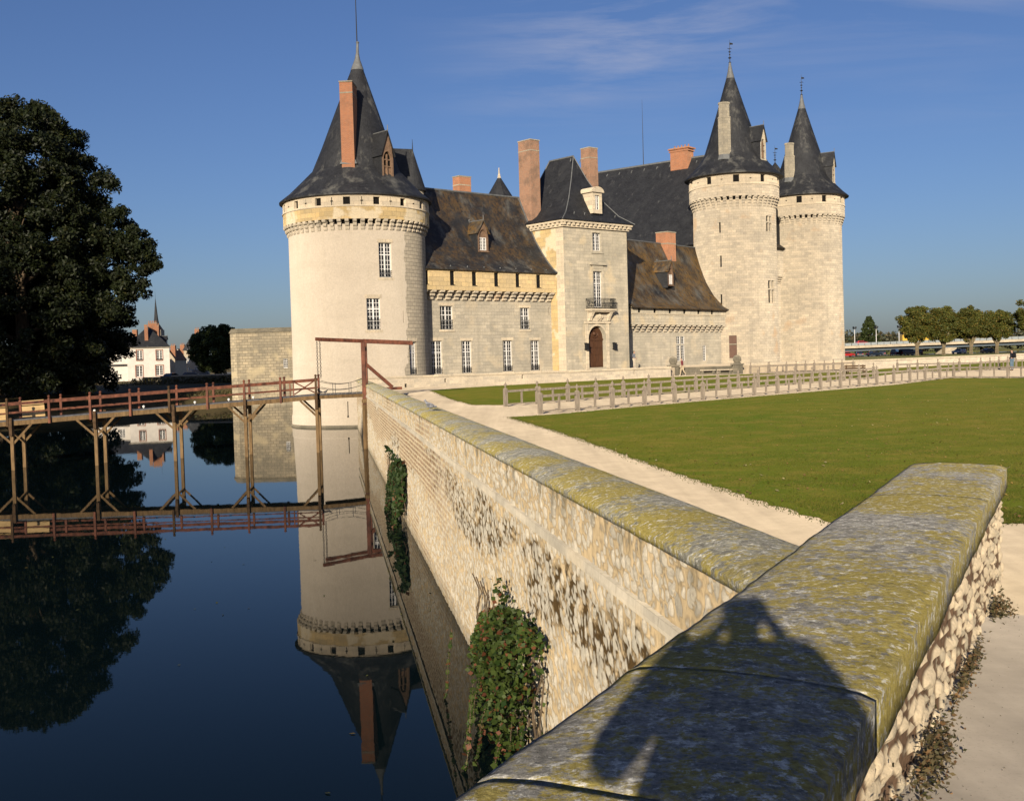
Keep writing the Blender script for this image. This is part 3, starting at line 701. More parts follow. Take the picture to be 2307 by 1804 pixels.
# leaves as small faces; every clump is its own thing
def leaf_cloud(name, P, size, mat, parent=None, asp=.6, droop=0., jitter=.35):
    """P (n,3) leaf centres"""
    P = np.asarray(P); n = len(P)
    a = rng.normal(size=(n,3)); a[:,2] = a[:,2]*.6-droop; a /= np.linalg.norm(a,axis=1)[:,None]
    b = np.cross(a, rng.normal(size=(n,3))); b /= np.linalg.norm(b,axis=1)[:,None]
    sz = size*rng.uniform(1-jitter,1+jitter,n)[:,None]
    A, B = a*sz*.5, b*sz*.5*asp
    V = np.stack([P-A, P+B*1.0-A*.1, P+A, P-B*1.0-A*.1], 1).reshape(-1,3)
    return mesh_np(name, V, np.arange(n*4).reshape(n,4), mat, parent)
def vine(label, s0, s1, z0, z1, n, th, mat, size, seed, trail=3):
    rr = np.random.default_rng(seed)
    base = MW((s0+s1)/2, 2.4, ZW)
    t = thing('wall_vine', label, 'climbing plant', base, 0, 'creepers hanging on the moat wall')
    pts = []
    while len(pts) < n:
        u, v = rr.random(), rr.random()
        s = s0+(s1-s0)*u; top = z1-(z1-z0)*.62*max(0,(u-.18))**1.3-.16*mnoise.noise((s*1.7,seed,0))
        low = z0+.55*mnoise.noise((s*1.1,seed,5))+.25
        z = low+(top-low)*v
        if mnoise.noise((s*1.9,z*1.9,seed))+.5*mnoise.noise((s*5,z*5,seed)) < rr.uniform(-.45,.25)-.15*(z>low+.5)-.5*(1-abs(2*u-1))*(v>.3): continue
        out = th*(.25+.75*math.sin(math.pi*min(1,(v*.8+.2)))) * (1-.75*u) * (.7+.5*mnoise.noise((s*2.2,z*2.2,seed+2)))
        d = out*rr.random()**.45
        pts.append(tuple(Vector(MW(s, 2.36-d, z))-t.location))
    for k in range(trail):
        s = s0+(s1-s0)*rr.random()*.8; d = .1+th*.6*rr.random(); p = []
        L_ = rr.uniform(.8,1.5)
        for i in range(46):
            f = i/46; q = (s+.35*f+.05*math.sin(f*9+k), 2.3-d-.1*f, max(ZW+.04, z1-.9-L_*f)); pts.append(tuple(Vector(MW(*q))-t.location)); p.append(MW(*q))
        stems = MB(); stems.tube(p[::6], .006, 4); stems.build('stem', M['bark'], t)
    for k in range(12):
        s = s0+(s1-s0)*rr.random(); p = []; stems = MB()
        for i in range(7): p.append(MW(s+.3*mnoise.noise((k,i*.7,seed)), 2.33-.12*rr.random(), z1-.3-(z1-z0-.4)*i/6*.9))
        stems.tube(p, .012, 5); stems.build('stem', M['bark'], t)
    for k in range(5):                                   # shoots standing clear of the clump
        s = s0+(s1-s0)*(.02+.2*k*rr.random()); h_ = rr.uniform(.15,.42)
        for i in range(26): f = i/26; q = (s+.25*mnoise.noise((k,f*2,seed+4)), 2.3-.18*f*rr.random()-.05, z1-.15+h_*f); pts.append(tuple(Vector(MW(*q))+Vector(rr.normal(0,.05,3))-t.location))
    leaf_cloud('foliage', pts, size, mat, t, .8, .3)
    return t
vine('leafy creeper with reddening leaves hanging on the near part of the moat wall', 11.9, 17.5, -2.8, -.80, 6400, .95, M['leaf_ivy'], .075, 3, 10)
vine('dark ivy clump hanging on the far part of the moat wall below the bridge', 34., 43., -2.7, -.9, 4600, .42, M['leaf_ivy2'], .15, 6, 4)
# dry plants in the cracks at the foot of the bridge wall
def weeds(s0, s1, a0, n, size, label, h=.10):
    ss = [(s0+s1)/2, .62]; base = FWf(ss[0], ss[1], .03+.065*(10-ss[0]) if ss[0] < 10 else .0)
    t = thing('weed_tuft', label, 'weeds', base, 0, 'weeds along the foot of the bridge wall'); pts = []
    for i in range(n):
        s = random.gauss((s0+s1)/2, (s1-s0)/4); a = .64-abs(random.gauss(0,a0)); z = .06+.065*max(0,10-s)+abs(random.gauss(0,h))*max(.2,1-(.64-a)*3)
        pts.append(tuple(Vector(FWf(s,a,z))-t.location))
    leaf_cloud('foliage', pts, size, M['leaf_weed'], t, .5)
weeds(3.3,4.4,.06,900,.028,'bushy dry weed tuft nearest the camera at the foot of the bridge wall')
weeds(4.8,5.9,.055,800,.028,'brown weed tuft half way along the foot of the bridge wall',.09)
weeds(6.4,8.4,.03,700,.026,'thin line of weeds along the foot of the bridge wall',.05)
weeds(9.6,10.3,.07,500,.032,'reddish weed tuft near the far end of the bridge wall',.08)
# worn paving of the bridge, rising towards the photographer
mb = MB()
for i in range(16):
    s0, s1 = -6+i, -5+i; z0, z1 = .06+.065*(10-s0), .06+.065*(10-s1)
    mb.add([FWf(s0,.70,z0), FWf(s1,.70,z1), FWf(s1,-7,z1), FWf(s0,-7,z0)][::-1])
mb.add([FWf(10,.7,-.3), FWf(10,-7,-.3), FWf(10,-7,.06), FWf(10,.7,.06)])
struct('bridge_paving', mb, M['paving'])
mb = MB()
for i in range(900):
    s = 2.2+9*random.random()**1.5; a = .6-2.2*random.random(); r_ = random.uniform(.002,.006); z = .06+.065*max(0,10-s) if s < 10 else .004
    p = FWf(s,a,z); mb.add([(p[0]-r_,p[1],p[2]),(p[0],p[1]-r_,p[2]),(p[0]+r_,p[1]+r_*.3,p[2]),(p[0],p[1],p[2]+r_)][0:3]); mb.add([(p[0]-r_,p[1],p[2]),(p[0]+r_,p[1],p[2]),(p[0],p[1],p[2]+r_*.9)])
tag(mb.build('gravel', M['oldstone']), kind='stuff')
P = [(rng.uniform(-17,-1.),rng.uniform(5,34),ZW+.006) for _ in range(46)]+[(-2.2+rng.normal(0,.6),rng.uniform(9,40),ZW+.006) for _ in range(30)]
P = [p for p in P if p[0]*MN[0]+p[1]*MN[1] < 2.2]
V = []; 
for x,y,z in P:
    a = rng.uniform(0,6.28); l = rng.uniform(.03,.06); c_, s_2 = math.cos(a)*l, math.sin(a)*l
    V += [(x-c_,y-s_2,z),(x+s_2*.5,y-c_*.5,z+.008),(x+c_,y+s_2,z+.012),(x-s_2*.5,y+c_*.5,z+.008)]
tag(mesh_np('floating_leaves', np.array(V), np.arange(len(V)).reshape(-1,4), M['leaf_autumn']), kind='stuff')
# ------------------------------------------------------------------ the castle
CF = frame((-7.0,95.5), 48.6)        # left wing and gatehouse
RF = frame((12.28,112.5), 39.62)     # right wing and keep
C1, C2, C3 = (-12.8,94.7), (26.8,131.0), (39.1,146.4)

def cylmap(C, rf, us=1.):
    """u = angle in degrees; v = height; radius from rf(v)"""
    def f(u, v, d):
        r = rf(v)-d; a = R(u); return (C[0]+r*math.cos(a), C[1]+r*math.sin(a), v)
    return f
def planemap(F, q0=0.): return lambda u, v, d: F(u, q0+d, v)

def window(parent, c, rt, n, w, h, cols=4, rows=6, trans=.62, rail=0., fr=.055, name='window', shutter=None, mid=True, fm='paint'):
    """glazed window; c = bottom centre on the glass plane, rt = right vector, n = outward"""
    c, rt, n = Vector(c), Vector(rt).normalized(), Vector(n).normalized(); up = Vector((0,0,1)); mb = MB()
    def bar(x0, x1, z0, z1, d):
        p = [c+rt*x+up*z+n*k for k in (0., d) for x, z in ((x0,z0),(x1,z0),(x1,z1),(x0,z1))]
        for q in ((4,5,6,7),(0,1,5,4),(1,2,6,5),(2,3,7,6),(3,0,4,7)): mb.add([p[k] for k in q])
    W = w/2
    bar(-W,-W+fr,0,h,.07); bar(W-fr,W,0,h,.07); bar(-W+fr,W-fr,0,fr*1.2,.065); bar(-W+fr,W-fr,h-fr,h,.065)
    if mid: bar(-fr*.95,fr*.95,fr*1.2,h-fr,.08)
    if trans: bar(-W+fr,W-fr,h*trans-fr*.7,h*trans+fr*.7,.072)
    for i in range(1, cols):
        x = -W+w*i/cols
        if mid and abs(x) < .02: continue
        bar(x-.017,x+.017,fr,h-fr,.04)
    for i in range(1, rows):
        z = h*i/rows
        if trans and abs(z-h*trans) < .1: continue
        bar(-W+fr,W-fr,z-.017,z+.017,.038)
    o = mb.build(name, M[fm], parent)
    g = MB(); p = [c+rt*x+up*z+n*.012 for x, z in ((-W+.01,.01),(W-.01,.01),(W-.01,h-.01),(-W+.01,h-.01))]; g.add(p); g.build('pane', M['glass'], o if parent.parent is None else parent)
    if rail:
        r = MB(); k = .22
        a, b = c+rt*(-W-.02)+n*k, c+rt*(W+.02)+n*k
        for z in (.06, rail*.72, rail): r.tube([a+up*z, b+up*z], .018, 5)
        m = max(5, int(w/.11))
        for i in range(m+1): q = a.lerp(b, i/m); r.tube([q+up*.04, q+up*rail], .011, 4, cap=False)
        for i in range(m//2):                          # scrolls
            q = a.lerp(b, (i+.5)/(m//2)); r.tube([q+rt*.09*math.cos(t)+up*(rail*.4+.09*math.sin(t)) for t in np.linspace(0,5.2,8)], .011, 4, cap=False)
        r.build('balcony_railing', M['iron'], o if parent.parent is None else parent)
    return o

def corbel(mb, P, steps=3, z0=0., z1=1., proj=.4, w=.28):
    """stepped bracket; P(side, out, z)"""
    for i in range(steps):
        a = z0+(z1-z0)*i/steps; b = z0+(z1-z0)*(i+1)/steps; o = proj*(i+1)/steps; r_ = .35*(b-a)
        k_ = .30*(b-a); oi = proj*i/steps*.55
        pr = [(-.06,a),(oi+.01,a),(oi+.01,a+k_),(o-.25*(b-a),a+k_),(o,a+k_+.25*(b-a)),(o,b-.004),(-.06,b-.004)]
        A = [P(-w/2,x,z) for x,z in pr]; B = [P(w/2,x,z) for x,z in pr]; n = len(pr)
        for k in range(n):
            j = (k+1) % n; mb.add([A[k],A[j],B[j],B[k]])
        mb.add(A[::-1]); mb.add(B)
def ring_corbels(parent, mat, C, r, n, z0, z1, proj, steps, w, off=0.):
    for i in range(n):
        a = R(off+360*i/n); c, s = math.cos(a), math.sin(a); mb = MB()
        corbel(mb, lambda x,o,z: (C[0]+(r+o)*c-x*s, C[1]+(r+o)*s+x*c, z), steps, z0, z1, proj, w); mb.build('corbel', M[mat], parent)
def row_corbels(parent, mat, F, q, t0, t1, n, z0, z1, proj, steps, w):
    for i in range(n):
        t = t0+(t1-t0)*i/(n-1); mb = MB(); corbel(mb, lambda x,o,z: F(t+x, q-o, z), steps, z0, z1, proj, w); mb.build('corbel', M[mat], parent)
def parapet(parent, C, r, zb, zl, zt, n, off, cw, ch, cz, mats, ri):
    """ring wall: band, string course, row of square openings with cross slits between"""
    us = math.pi/180*r
    mb = MB(); mb.panel(cylmap(C, lambda v: r), 0, 360, zb, zl, (), du=5, us=us)
    k = 72
    for i in range(k):
        a, b = R(5*i), R(5*i+5); mb.add([(C[0]+q*math.cos(x),C[1]+q*math.sin(x),zb) for q,x in ((ri,a),(ri,b),(r,b),(r,a))])
    mb.build('parapet_band', M[mats[0]], parent)
    mb = MB(); mb.lathe([(r-.02,zl-.09),(r+.07,zl-.05),(r+.07,zl+.02),(r-.02,zl+.05)], C[0], C[1], 72); mb.build('string_course', M[mats[1]], parent)
    holes = []; hw = math.degrees(cw/2/r); sw = math.degrees(.035/r); xw = math.degrees(.12/r)
    for i in range(n):
        a = (off+360*i/n) % 360
        if a+hw > 359.5 or a-hw < .5: continue
        holes.append((a-hw,a+hw,cz-ch/2,cz+ch/2))
        b = (a+180/n) % 360
        if b+xw > 359.5 or b-xw < .5: continue
        holes += [(b-sw,b+sw,cz-.34,cz+.30)]
    mb = MB(); mb.panel(cylmap(C, lambda v: r), 0, 360, zl, zt, holes, depth=.24, du=5, us=us); mb.build('parapet_wall', M[mats[1]], parent)
    for i in range(n):
        b = R((off+360*i/n+180/n) % 360); c, s = math.cos(b), math.sin(b); mb = MB()
        P = lambda x,z: (C[0]+(r+.004)*c-x*s, C[1]+(r+.004)*s+x*c, z)
        mb.add([P(-.11,cz-.06),P(.11,cz-.06),P(.11,cz+.03),P(-.11,cz+.03)]); mb.build('cross_slit', M['painted_dark'], parent)  # slit arm is a flat dark patch, its shade put into the colour
    mb = MB(); mb.lathe([(r-.25,zb+.3),(r-.25,zt)], C[0], C[1], 48); mb.build('shade_backing', M['painted_dark'], parent)  # black sheet close behind the openings so they read as shaded

def gable_dormer(parent, c, n, w, hw, hg, depth, roofm, frontm, win='cross', ov=.16, cheek='slate'):
    """pointed dormer; c = bottom centre of the front, n = outward, hw = eaves height, hg = ridge height"""
    c, n = Vector(c), Vector(n).normalized(); rt = Vector((-n.y,n.x,0)); up = Vector((0,0,1)); W = w/2
    P = lambda x,z,d=0.: tuple(c+rt*x+up*z-n*d)
    mb = MB()                                             # front with pointed opening
    iw = W*.66; zs = hw*.70; ap = min(hg*.86, zs+iw*1.75)
    arc = [(-iw,.06)]+[(-iw*math.cos(t*math.pi/2), zs+(ap-zs)*math.sin(t*math.pi/2)**.9) for t in np.linspace(0,1,8)]
    arc = arc+[(-x,z) for x,z in arc[::-1][1:]]
    out = []
    for x, z in arc:
        if z <= zs+.01: out.append((-W if x<0 else W, z if z>.07 else 0.))
        else:
            f = (z-zs)/(ap-zs)
            zz = hw+(hg-hw)*f if f>.02 else zs
            out.append(((-1 if x<0 else 1)*W*(1-max(0,(zz-hw))/(hg-hw)) if abs(x)>1e-6 else 0., zz))
    for (a0,a1,b0,b1) in zip(arc,arc[1:],out,out[1:]):
        mb.add([P(*b0),P(*b1),P(*a1),P(*a0)]); mb.add([P(*a0),P(*a1),P(*a1,.22),P(*a0,.22)])
    mb.add([P(-W,0),P(W,0),P(iw,.06),P(-iw,.06)]); mb.add([P(-W-.05,-.1,-.06),P(W+.05,-.1,-.06),P(W+.05,0,-.06),P(-W-.05,0,-.06)]); mb.add([P(-W-.05,0,-.06),P(W+.05,0,-.06),P(W+.05,0,.2),P(-W-.05,0,.2)])
    d = mb.build('dormer', M[frontm], parent)
    ck = MB()
    for s in (-W,W): ck.add([P(s,-.3),P(s,hw),P(s,hw,depth),P(s,-.3,depth)])
    ck.build('dormer_cheek', M[cheek], d)
    rf = MB(); sl = (hg-hw)/W; x1 = W+ov; z1 = hw-ov*sl*.75
    for s in (-1,1):
        rf.add([P(s*x1,z1,-ov),P(0,hg+.05,-ov),P(0,hg+.05,depth),P(s*x1,z1,depth)])
        rf.add([P(s*x1,z1-.07,-ov),P(0,hg-.04,-ov),P(0,hg+.05,-ov),P(s*x1,z1,-ov)])
    rf.tube([P(0,hg+.06,-ov),P(0,hg+.06,depth)], .05, 6, m=1); rf.tube([P(0,hg,-ov+.04),P(0,hg+.5,-ov+.04)], .035, 5, m=1); rf.ball(P(0,hg+.22,depth*.85), .1, 6, m=1)
    rf.build('dormer_roof', [M[roofm], M['lead']], d)
    if win == 'cross':
        wv = MB(); wv.add([P(-iw,.06,.2),P(iw,.06,.2),P(iw,ap,.2),P(-iw,ap,.2)]); wv.build('pane', M['painted_dark'], d)  # flat black sheet painted as the darkness inside the dormer
        wb = MB(); wb.beam(P(0,.06,.12),P(0,ap*.9,.12),.11,.11,up=(n.x,n.y,0)); wb.beam(P(-iw,zs*.62,.12),P(iw,zs*.62,.12),.09,.1); wb.beam(P(-iw,zs,.12),P(iw,zs,.12),.09,.1)
        for s in (-1,1): wb.add([P(s*iw*.95,.06,.17),P(s*iw*.12,.06,.17),P(s*iw*.12,zs*.6,.17),P(s*iw*.95,zs*.6,.17)])
        wb.build('window', M['wood_dormer'], d)
    else:
        wv = MB(); wv.add([P(-iw,zs,.16),P(iw,zs,.16),P(iw,ap,.16),P(-iw,ap,.16)]); wv.build('gable_board', M['wood_dormer'], d)
        window(d, P(0,.08,.14), rt, n, iw*2, zs-.08, 4, 4, 0, 0, .06)
    return d
def chimney(parent, pts, z0, z1, mat, band=None, cap=True, pots=0, name='chimney'):
    """pts = plan corners (x,y) anticlockwise"""
    cx = sum(p[0] for p in pts)/len(pts); cy = sum(p[1] for p in pts)/len(pts)
    sc_ = lambda k: [(cx+(x-cx)*k, cy+(y-cy)*k) for x,y in pts]
    mb = MB(); mb.prism(pts, z0, z1)
    if cap == 2: mb.prism(sc_(1.12), z1-.42, z1-.26); mb.prism(sc_(1.2), z1-.12, z1+.06)
    o = mb.build(name, M[mat], parent)
    if cap:
        c = MB(); c.prism(sc_(1.07), z1 if cap == 1 else z1+.06, z1+.10 if cap == 1 else z1+.12)
        if band: c.prism(sc_(1.03), z1-band-.05, z1-band+.05)
        c.build('chimney_cap', M['stone_chim'], o)
    if pots:
        c = MB()
        for i in range(pots):
            f = (i+.5)/pots; a, b = pts[0], pts[1]; e = pts[3]
            x = a[0]+(b[0]-a[0])*f+(e[0]-a[0])*.5; y = a[1]+(b[1]-a[1])*f+(e[1]-a[1])*.5
            c.lathe([(.10,z1),(.085,z1+.45),(.11,z1+.47),(.10,z1+.5)], x, y, 8)
        c.build('chimney_pot', M['brick'], o)
    return o
def finial(parent, x, y, z0, z1, name='finial', rich=True):
    mb = MB(); h = z1-z0
    mb.tube([(x,y,z0),(x,y,z0+h*.5),(x,y,z1)], [.055,.035,.012], 6)
    if rich:
        for f, r in ((.02,.16),(.22,.17),(.36,.10),(.48,.13)): mb.ball((x,y,z0+h*f), r, 6, sz=.55)
        for f, l in ((.22,.24),(.48,.2),(.62,.30)):
            for a in (.3,1.87): mb.tube([(x-l*math.cos(a),y-l*math.sin(a),z0+h*f),(x+l*math.cos(a),y+l*math.sin(a),z0+h*f)], .02, 4)
        mb.add([(x+.02,y,z0+h*.78),(x+.42,y+.1,z0+h*.80),(x+.40,y+.1,z0+h*.86),(x+.02,y,z0+h*.88)])
    return mb.build(name, M['iron'], parent)

# ---- big round tower on the left, standing in the moat
T1 = thing('round_tower', 'fattest round castle tower with smooth cream render, standing in the moat behind the drawbridge', 'tower', (*C1,ZW))
r1 = lambda v: 5.76 if v > 2 else 5.76+.22*(2-v)/5.2 if v > -2 else 5.98
win = [(-65.4,-54.1,9.15,11.95),(-76.7,-65.6,4.94,7.48),(-39.2,-29.6,1.25,3.95),(-44.8,-43.9,5.5,6.45),(-94.3,-93.6,-1.9,-.75),(-94.6,-93.3,-2.05,-1.9)]
mb = MB(); mb.panel(cylmap(C1, r1), -360+20, 20, ZW-.5, 13.46, win, depth=.34, du=4, dv=5.2, us=math.pi/180*5.76); mb.build('tower_wall', M['tower1'], T1)
mb = MB(); mb.lathe([(5.75,13.46),(5.5,13.46),(5.5,13.84)], *C1, 72); mb.build('machicolation_slot', M['painted_dark'], T1)  # recess coloured black for the shade between the corbels
mb = MB(); mb.lathe([(6.06,ZW-.5),(6.06,ZW+.10),(5.95,ZW+.22)], *C1, 72); mb.build('plinth', M['oldstone'], T1)
mb = MB(); mb.lathe([(5.35,ZW),(5.35,13.8)], *C1, 40); mb.build('shade_backing', M['painted_dark'], T1)  # black cylinder inside the wall paints its openings dark
ring_corbels(T1, 'lime', C1, 5.74, 60, 12.88, 13.84, .42, 3, .31, -89.8)
parapet(T1, C1, 6.15, 13.82, 14.86, 15.82, 16, -89.35, .56, .60, 15.26, ('ochre','white_stone'), 5.6)
sh1 = lambda z: (.50*max(0,z-15.8)/12.1, 0)
mb = MB(); mb.lathe([(5.9,15.74),(6.42,15.74),(6.44,15.86),(5.65,16.50),(4.75,17.40),(3.72,18.46),(2.95,20.4),(1.75,23.75),(.52,27.1)], *C1, 72, shift=sh1); mb.build('roof', M['slate_cone'], T1)
mb = MB(); mb.lathe([(.56,27.05),(.50,27.25),(.24,27.95),(.13,28.5),(.10,29.3),(.15,29.4),(.05,29.5),(0,29.5)], *C1, 24, shift=sh1); mb.build('roof_cap', M['lead'], T1)
finial(T1, C1[0]+.52, C1[1], 29.4, 37.2, 'lightning_rod', False)
def at1(ang, r): return (C1[0]+r*math.cos(R(ang)), C1[1]+r*math.sin(R(ang)))
for (a0,a1,z0,z1), rows, rail in ((win[0],8,.55), (win[1],7,.85), (win[2],8,.5)):
    am = (a0+a1)/2; n = (math.cos(R(am)), math.sin(R(am)), 0); p = at1(am, 5.76*math.cos(R((a1-a0)/2))-.26)
    window(T1, (*p,z0), (-n[1],n[0],0), n, 2*5.5*math.sin(R((a1-a0)/2)), z1-z0, 4, rows, .66, rail)
    mb = MB(); mb.panel(cylmap(C1, lambda v: 5.78), a0-1.6, a1+1.6, z0-.22, z0-.002, (), du=3); mb.build('window_sill', M['white_stone'], T1); mb = MB(); mb.panel(cylmap(C1, lambda v: 5.775), a0-1.4, a1+1.4, z1+.002, z1+.3, (), du=3); mb.build('window_lintel', M['white_stone'], T1)
# tall brick chimney in front of the cone
ch = (C1[0]+.0, C1[1]-3.5); hw_ = .54
chimney(T1, [(ch[0]-hw_,ch[1]-.35),(ch[0]+hw_-.02,ch[1]-.42),(ch[0]+hw_+.05,ch[1]+1.7),(ch[0]-hw_+.07,ch[1]+1.7)], 18.2, 25.15, 'brick', .85)
mb = MB(); mb.lathe([(1.0,18.55),(.78,18.95),(.70,19.15)], ch[0], ch[1]+.3, 4, 45, 405, smooth=False); mb.build('chimney_flashing', M['lead'], T1)
a = -47.; n = (math.cos(R(a)), math.sin(R(a)), 0)
gable_dormer(T1, (*at1(a,4.62),17.45), n, 1.16, 2.05, 3.75, 2.6, 'slate', 'wood_dormer')
# stair turret grown out of the roof at the back right
tc = (C1[0]+4.55, C1[1]+1.7)
mb = MB(); mb.lathe([(1.12,14.8),(1.12,17.05)], *tc, 28); mb.build('stair_turret', M['lime'], T1)
mb = MB(); apx = (tc[0]+.25, tc[1], 20.65); ir = (C1[0]+1.4, C1[1]+.5, 20.65)
hp = [(tc[0]+1.34*math.cos(t), tc[1]+1.34*math.sin(t), 17.0) for t in np.linspace(-math.pi*.62, math.pi*.42, 15)]
for p, q in zip(hp, hp[1:]): mb.add([p,q,apx], smooth=True)
mb.add([(hp[0][0]-3.6,hp[0][1]-1.2,17.0),hp[0],apx,ir]); mb.add([hp[-1],(hp[-1][0]-3.6,hp[-1][1]-1.2,17.0),ir,apx]); mb.add(hp+[(tc[0],tc[1],17.0)])
mb.build('turret_roof', M['slate_cone'], T1)
finial(T1, apx[0], apx[1], 20.5, 21.5, 'turret_finial', False)

# ---- left wing
W1 = thing('castle_wing', 'left castle wing with ochre parapet, long dark lichened roof and tall white french windows', 'castle wing', CF(7,2,1.1), R(41.4))
holes = [(.24,1.41,1.15,4.04),(3.57,4.72,1.15,4.0),(8.4,9.57,1.15,3.99),(11.82,12.98,1.15,3.96),(1.27,2.73,5.0,7.08),(10.62,11.82,5.0,7.0),(14.26,14.38,6.35,7.05)]
mb = MB(); mb.panel(planemap(CF), -3., 14.62, -3., 8.12, holes, depth=.32); mb.build('wall', M['lime_grey'], W1)
for h in holes[:6]:
    c = CF((h[0]+h[1])/2, .24, h[2]); nn = Vector(CF(0,-1,0))-Vector(CF(0,0,0)); tt = Vector(CF(1,0,0))-Vector(CF(0,0,0)); up_ = h[2] > 4
    window(W1, c, tt, nn, h[1]-h[0], h[3]-h[2], 4, 5 if up_ else 8, .62 if up_ else .66, .85 if up_ else .5)
    mb = MB(CF); mb.box(h[0]-.12,h[1]+.12,-.05,.0,h[2]-.2,h[2]-.003); mb.build('window_sill', M['white_stone'], W1); mb = MB(CF); mb.box(h[0]-.16,h[1]+.16,-.012,.0,h[3]+.003,h[3]+.26); mb.build('window_lintel', M['white_stone'], W1)
row_corbels(W1, 'lime', CF, .0, -2.6, 14.2, 19, 7.52, 8.42, .72, 3, .46)
mb = MB(CF); mb.box(-3,14.6,.22,.26,8.1,8.41); mb.build('machicolation_slot', M['painted_dark'], W1)  # black strip painted as the shade of the open slots
ph = [(1.91,2.45,8.88,10.06),(4.38,4.94,8.88,10.06),(6.96,7.52,8.88,10.06),(9.54,10.08,8.88,10.05),(12.11,12.69,8.86,10.03),(-.9,-.4,8.88,10.06)]
mb = MB(); mb.panel(planemap(CF,-.74), -3., 14.64, 8.40, 10.38, ph, depth=.16)
mb.add([CF(-3,-.74,8.40),CF(14.64,-.74,8.40),CF(14.64,.02,8.40),CF(-3,.02,8.40)]); mb.add([CF(14.64,-.74,8.4),CF(14.64,0,8.4),CF(14.64,0,10.38),CF(14.64,-.74,10.38)])
mb.build('parapet_wall', M['ochre_wing'], W1)
mb = MB(CF); mb.box(-3,14.5,-.575,-.55,8.42,10.3); mb.build('shade_backing', M['painted_dark'], W1)  # black sheet set near the face to darken the parapet openings
for h in ph:
    mb = MB(CF)
    for x in ((h[0]+h[1])/2,): mb.box(x-.015,x+.015,-.60,-.58,h[2],h[3])
    for k in (1,2,3): z = h[2]+(h[3]-h[2])*k/4; mb.box(h[0],h[1],-.605,-.578,z-.015,z+.015)
    mb.box(h[0],h[1],-.77,-.58,h[2]-.06,h[2]-.004)
    mb.build('shutter', M['iron'], W1)
prof = [(-1.02,10.26),(-.5,10.62),(.19,11.33),(.87,12.13),(1.91,13.55),(2.6,14.86),(3.29,16.19),(4.15,17.9)]
def roofstrip(F, prof, t0, t1, back=None, n=20):
    mb = MB(); L_ = [0.]
    for p, q in zip(prof, prof[1:]): L_.append(L_[-1]+math.hypot(q[0]-p[0],q[1]-p[1]))
    for i in range(n):
        a, b = t0+(t1-t0)*i/n, t0+(t1-t0)*(i+1)/n
        for k in range(len(prof)-1):
            (q0,z0),(q1,z1) = prof[k], prof[k+1]
            mb.add([F(a,q0,z0),F(b,q0,z0),F(b,q1,z1),F(a,q1,z1)], [(a,L_[k]),(b,L_[k]),(b,L_[k+1]),(a,L_[k+1])], smooth=True)
    q0, z0 = prof[0]; mb.add([F(t0,q0,z0-.1),F(t1,q0,z0-.1),F(t1,q0,z0),F(t0,q0,z0)]); mb.add([F(t0,q0,z0-.1),F(t1,q0,z0-.1),F(t1,q0+.6,z0-.1),F(t0,q0+.6,z0-.1)])
    qr, zr = prof[-1]
    for p, q in zip(prof, prof[1:]):
        mb.add([F(t0,2*qr-p[0],p[1]),F(t1,2*qr-p[0],p[1]),F(t1,2*qr-q[0],q[1]),F(t0,2*qr-q[0],q[1])])
    mb.add([F(t1,q,z) for q,z in prof]+[F(t1,2*qr-q,z) for q,z in prof[::-1][1:]]); return mb
roofstrip(CF, prof, -3., 14.6).build('roof', M['slate_lichen'], W1, merge=True)
mb = MB(); mb.tube([CF(-3,4.15,17.93),CF(14.6,4.15,17.93)], .09, 8)
for a_, b_ in zip(prof, prof[1:]): mb.beam(CF(14.56,a_[0],a_[1]+.03), CF(14.56,b_[0],b_[1]+.03), .16, .06)
mb.build('roof_ridge', M['lead'], W1)
for i in range(7): mb = MB(); mb.ball(CF(2+1.9*i,-.75,10.50),.07,5); mb.build('roof_hook', M['lead'], W1)
mb = MB(CF); mb.box(-3,14.5,4.0,8.6,7.9,10.4); mb.box(-3,14.5,8.5,8.8,-.5,10.4); mb.build('back_wall', M['lime_grey'], W1)
gable_dormer(W1, CF(7.0,.72,12.12), nn, 1.25, 1.75, 2.75, 2.2, 'slate_moss', 'wood_dormer', 'white')
chimney(W1, [CF(7.6,4.6,0)[:2],CF(9.0,4.6,0)[:2],CF(9.0,5.6,0)[:2],CF(7.6,5.6,0)[:2]], 16.5, 19.45, 'brick', .75)
# slim roof of a turret in the courtyard behind
TU = thing('courtyard_turret', 'small pointed slate turret peeping over the left wing roof', 'turret', (-.83,140,.3))
mb = MB(); mb.lathe([(1.7,.3),(1.7,22.2)], -.83, 140, 12, smooth=False); mb.build('turret_wall', M['lime_grey'], TU)
mb = MB(); mb.lathe([(2.1,21.6),(1.75,22.5),(.12,25.2)], -.83, 140, 10, smooth=False); mb.build('roof', M['slate'], TU)
mb = MB(); mb.lathe([(.26,24.9),(.10,25.6),(.05,26.3),(0,26.35)], -.83, 140, 8); mb.build('finial', M['white_stone'], TU)

# ---- gatehouse
G = thing('gatehouse', 'square grey stone gatehouse with arched brown door, balcony and steep hipped roof', 'gatehouse', CF(18.95,2,1.1), R(41.4))
Q0 = -1.9
gh = [(18.48,19.60,12.44,14.13),(18.42,19.64,7.04,10.44)]
mb = MB(); arch = []
mb.panel(planemap(CF,Q0), 14.6, 23.3, 5.40, 14.5, gh, depth=.32)
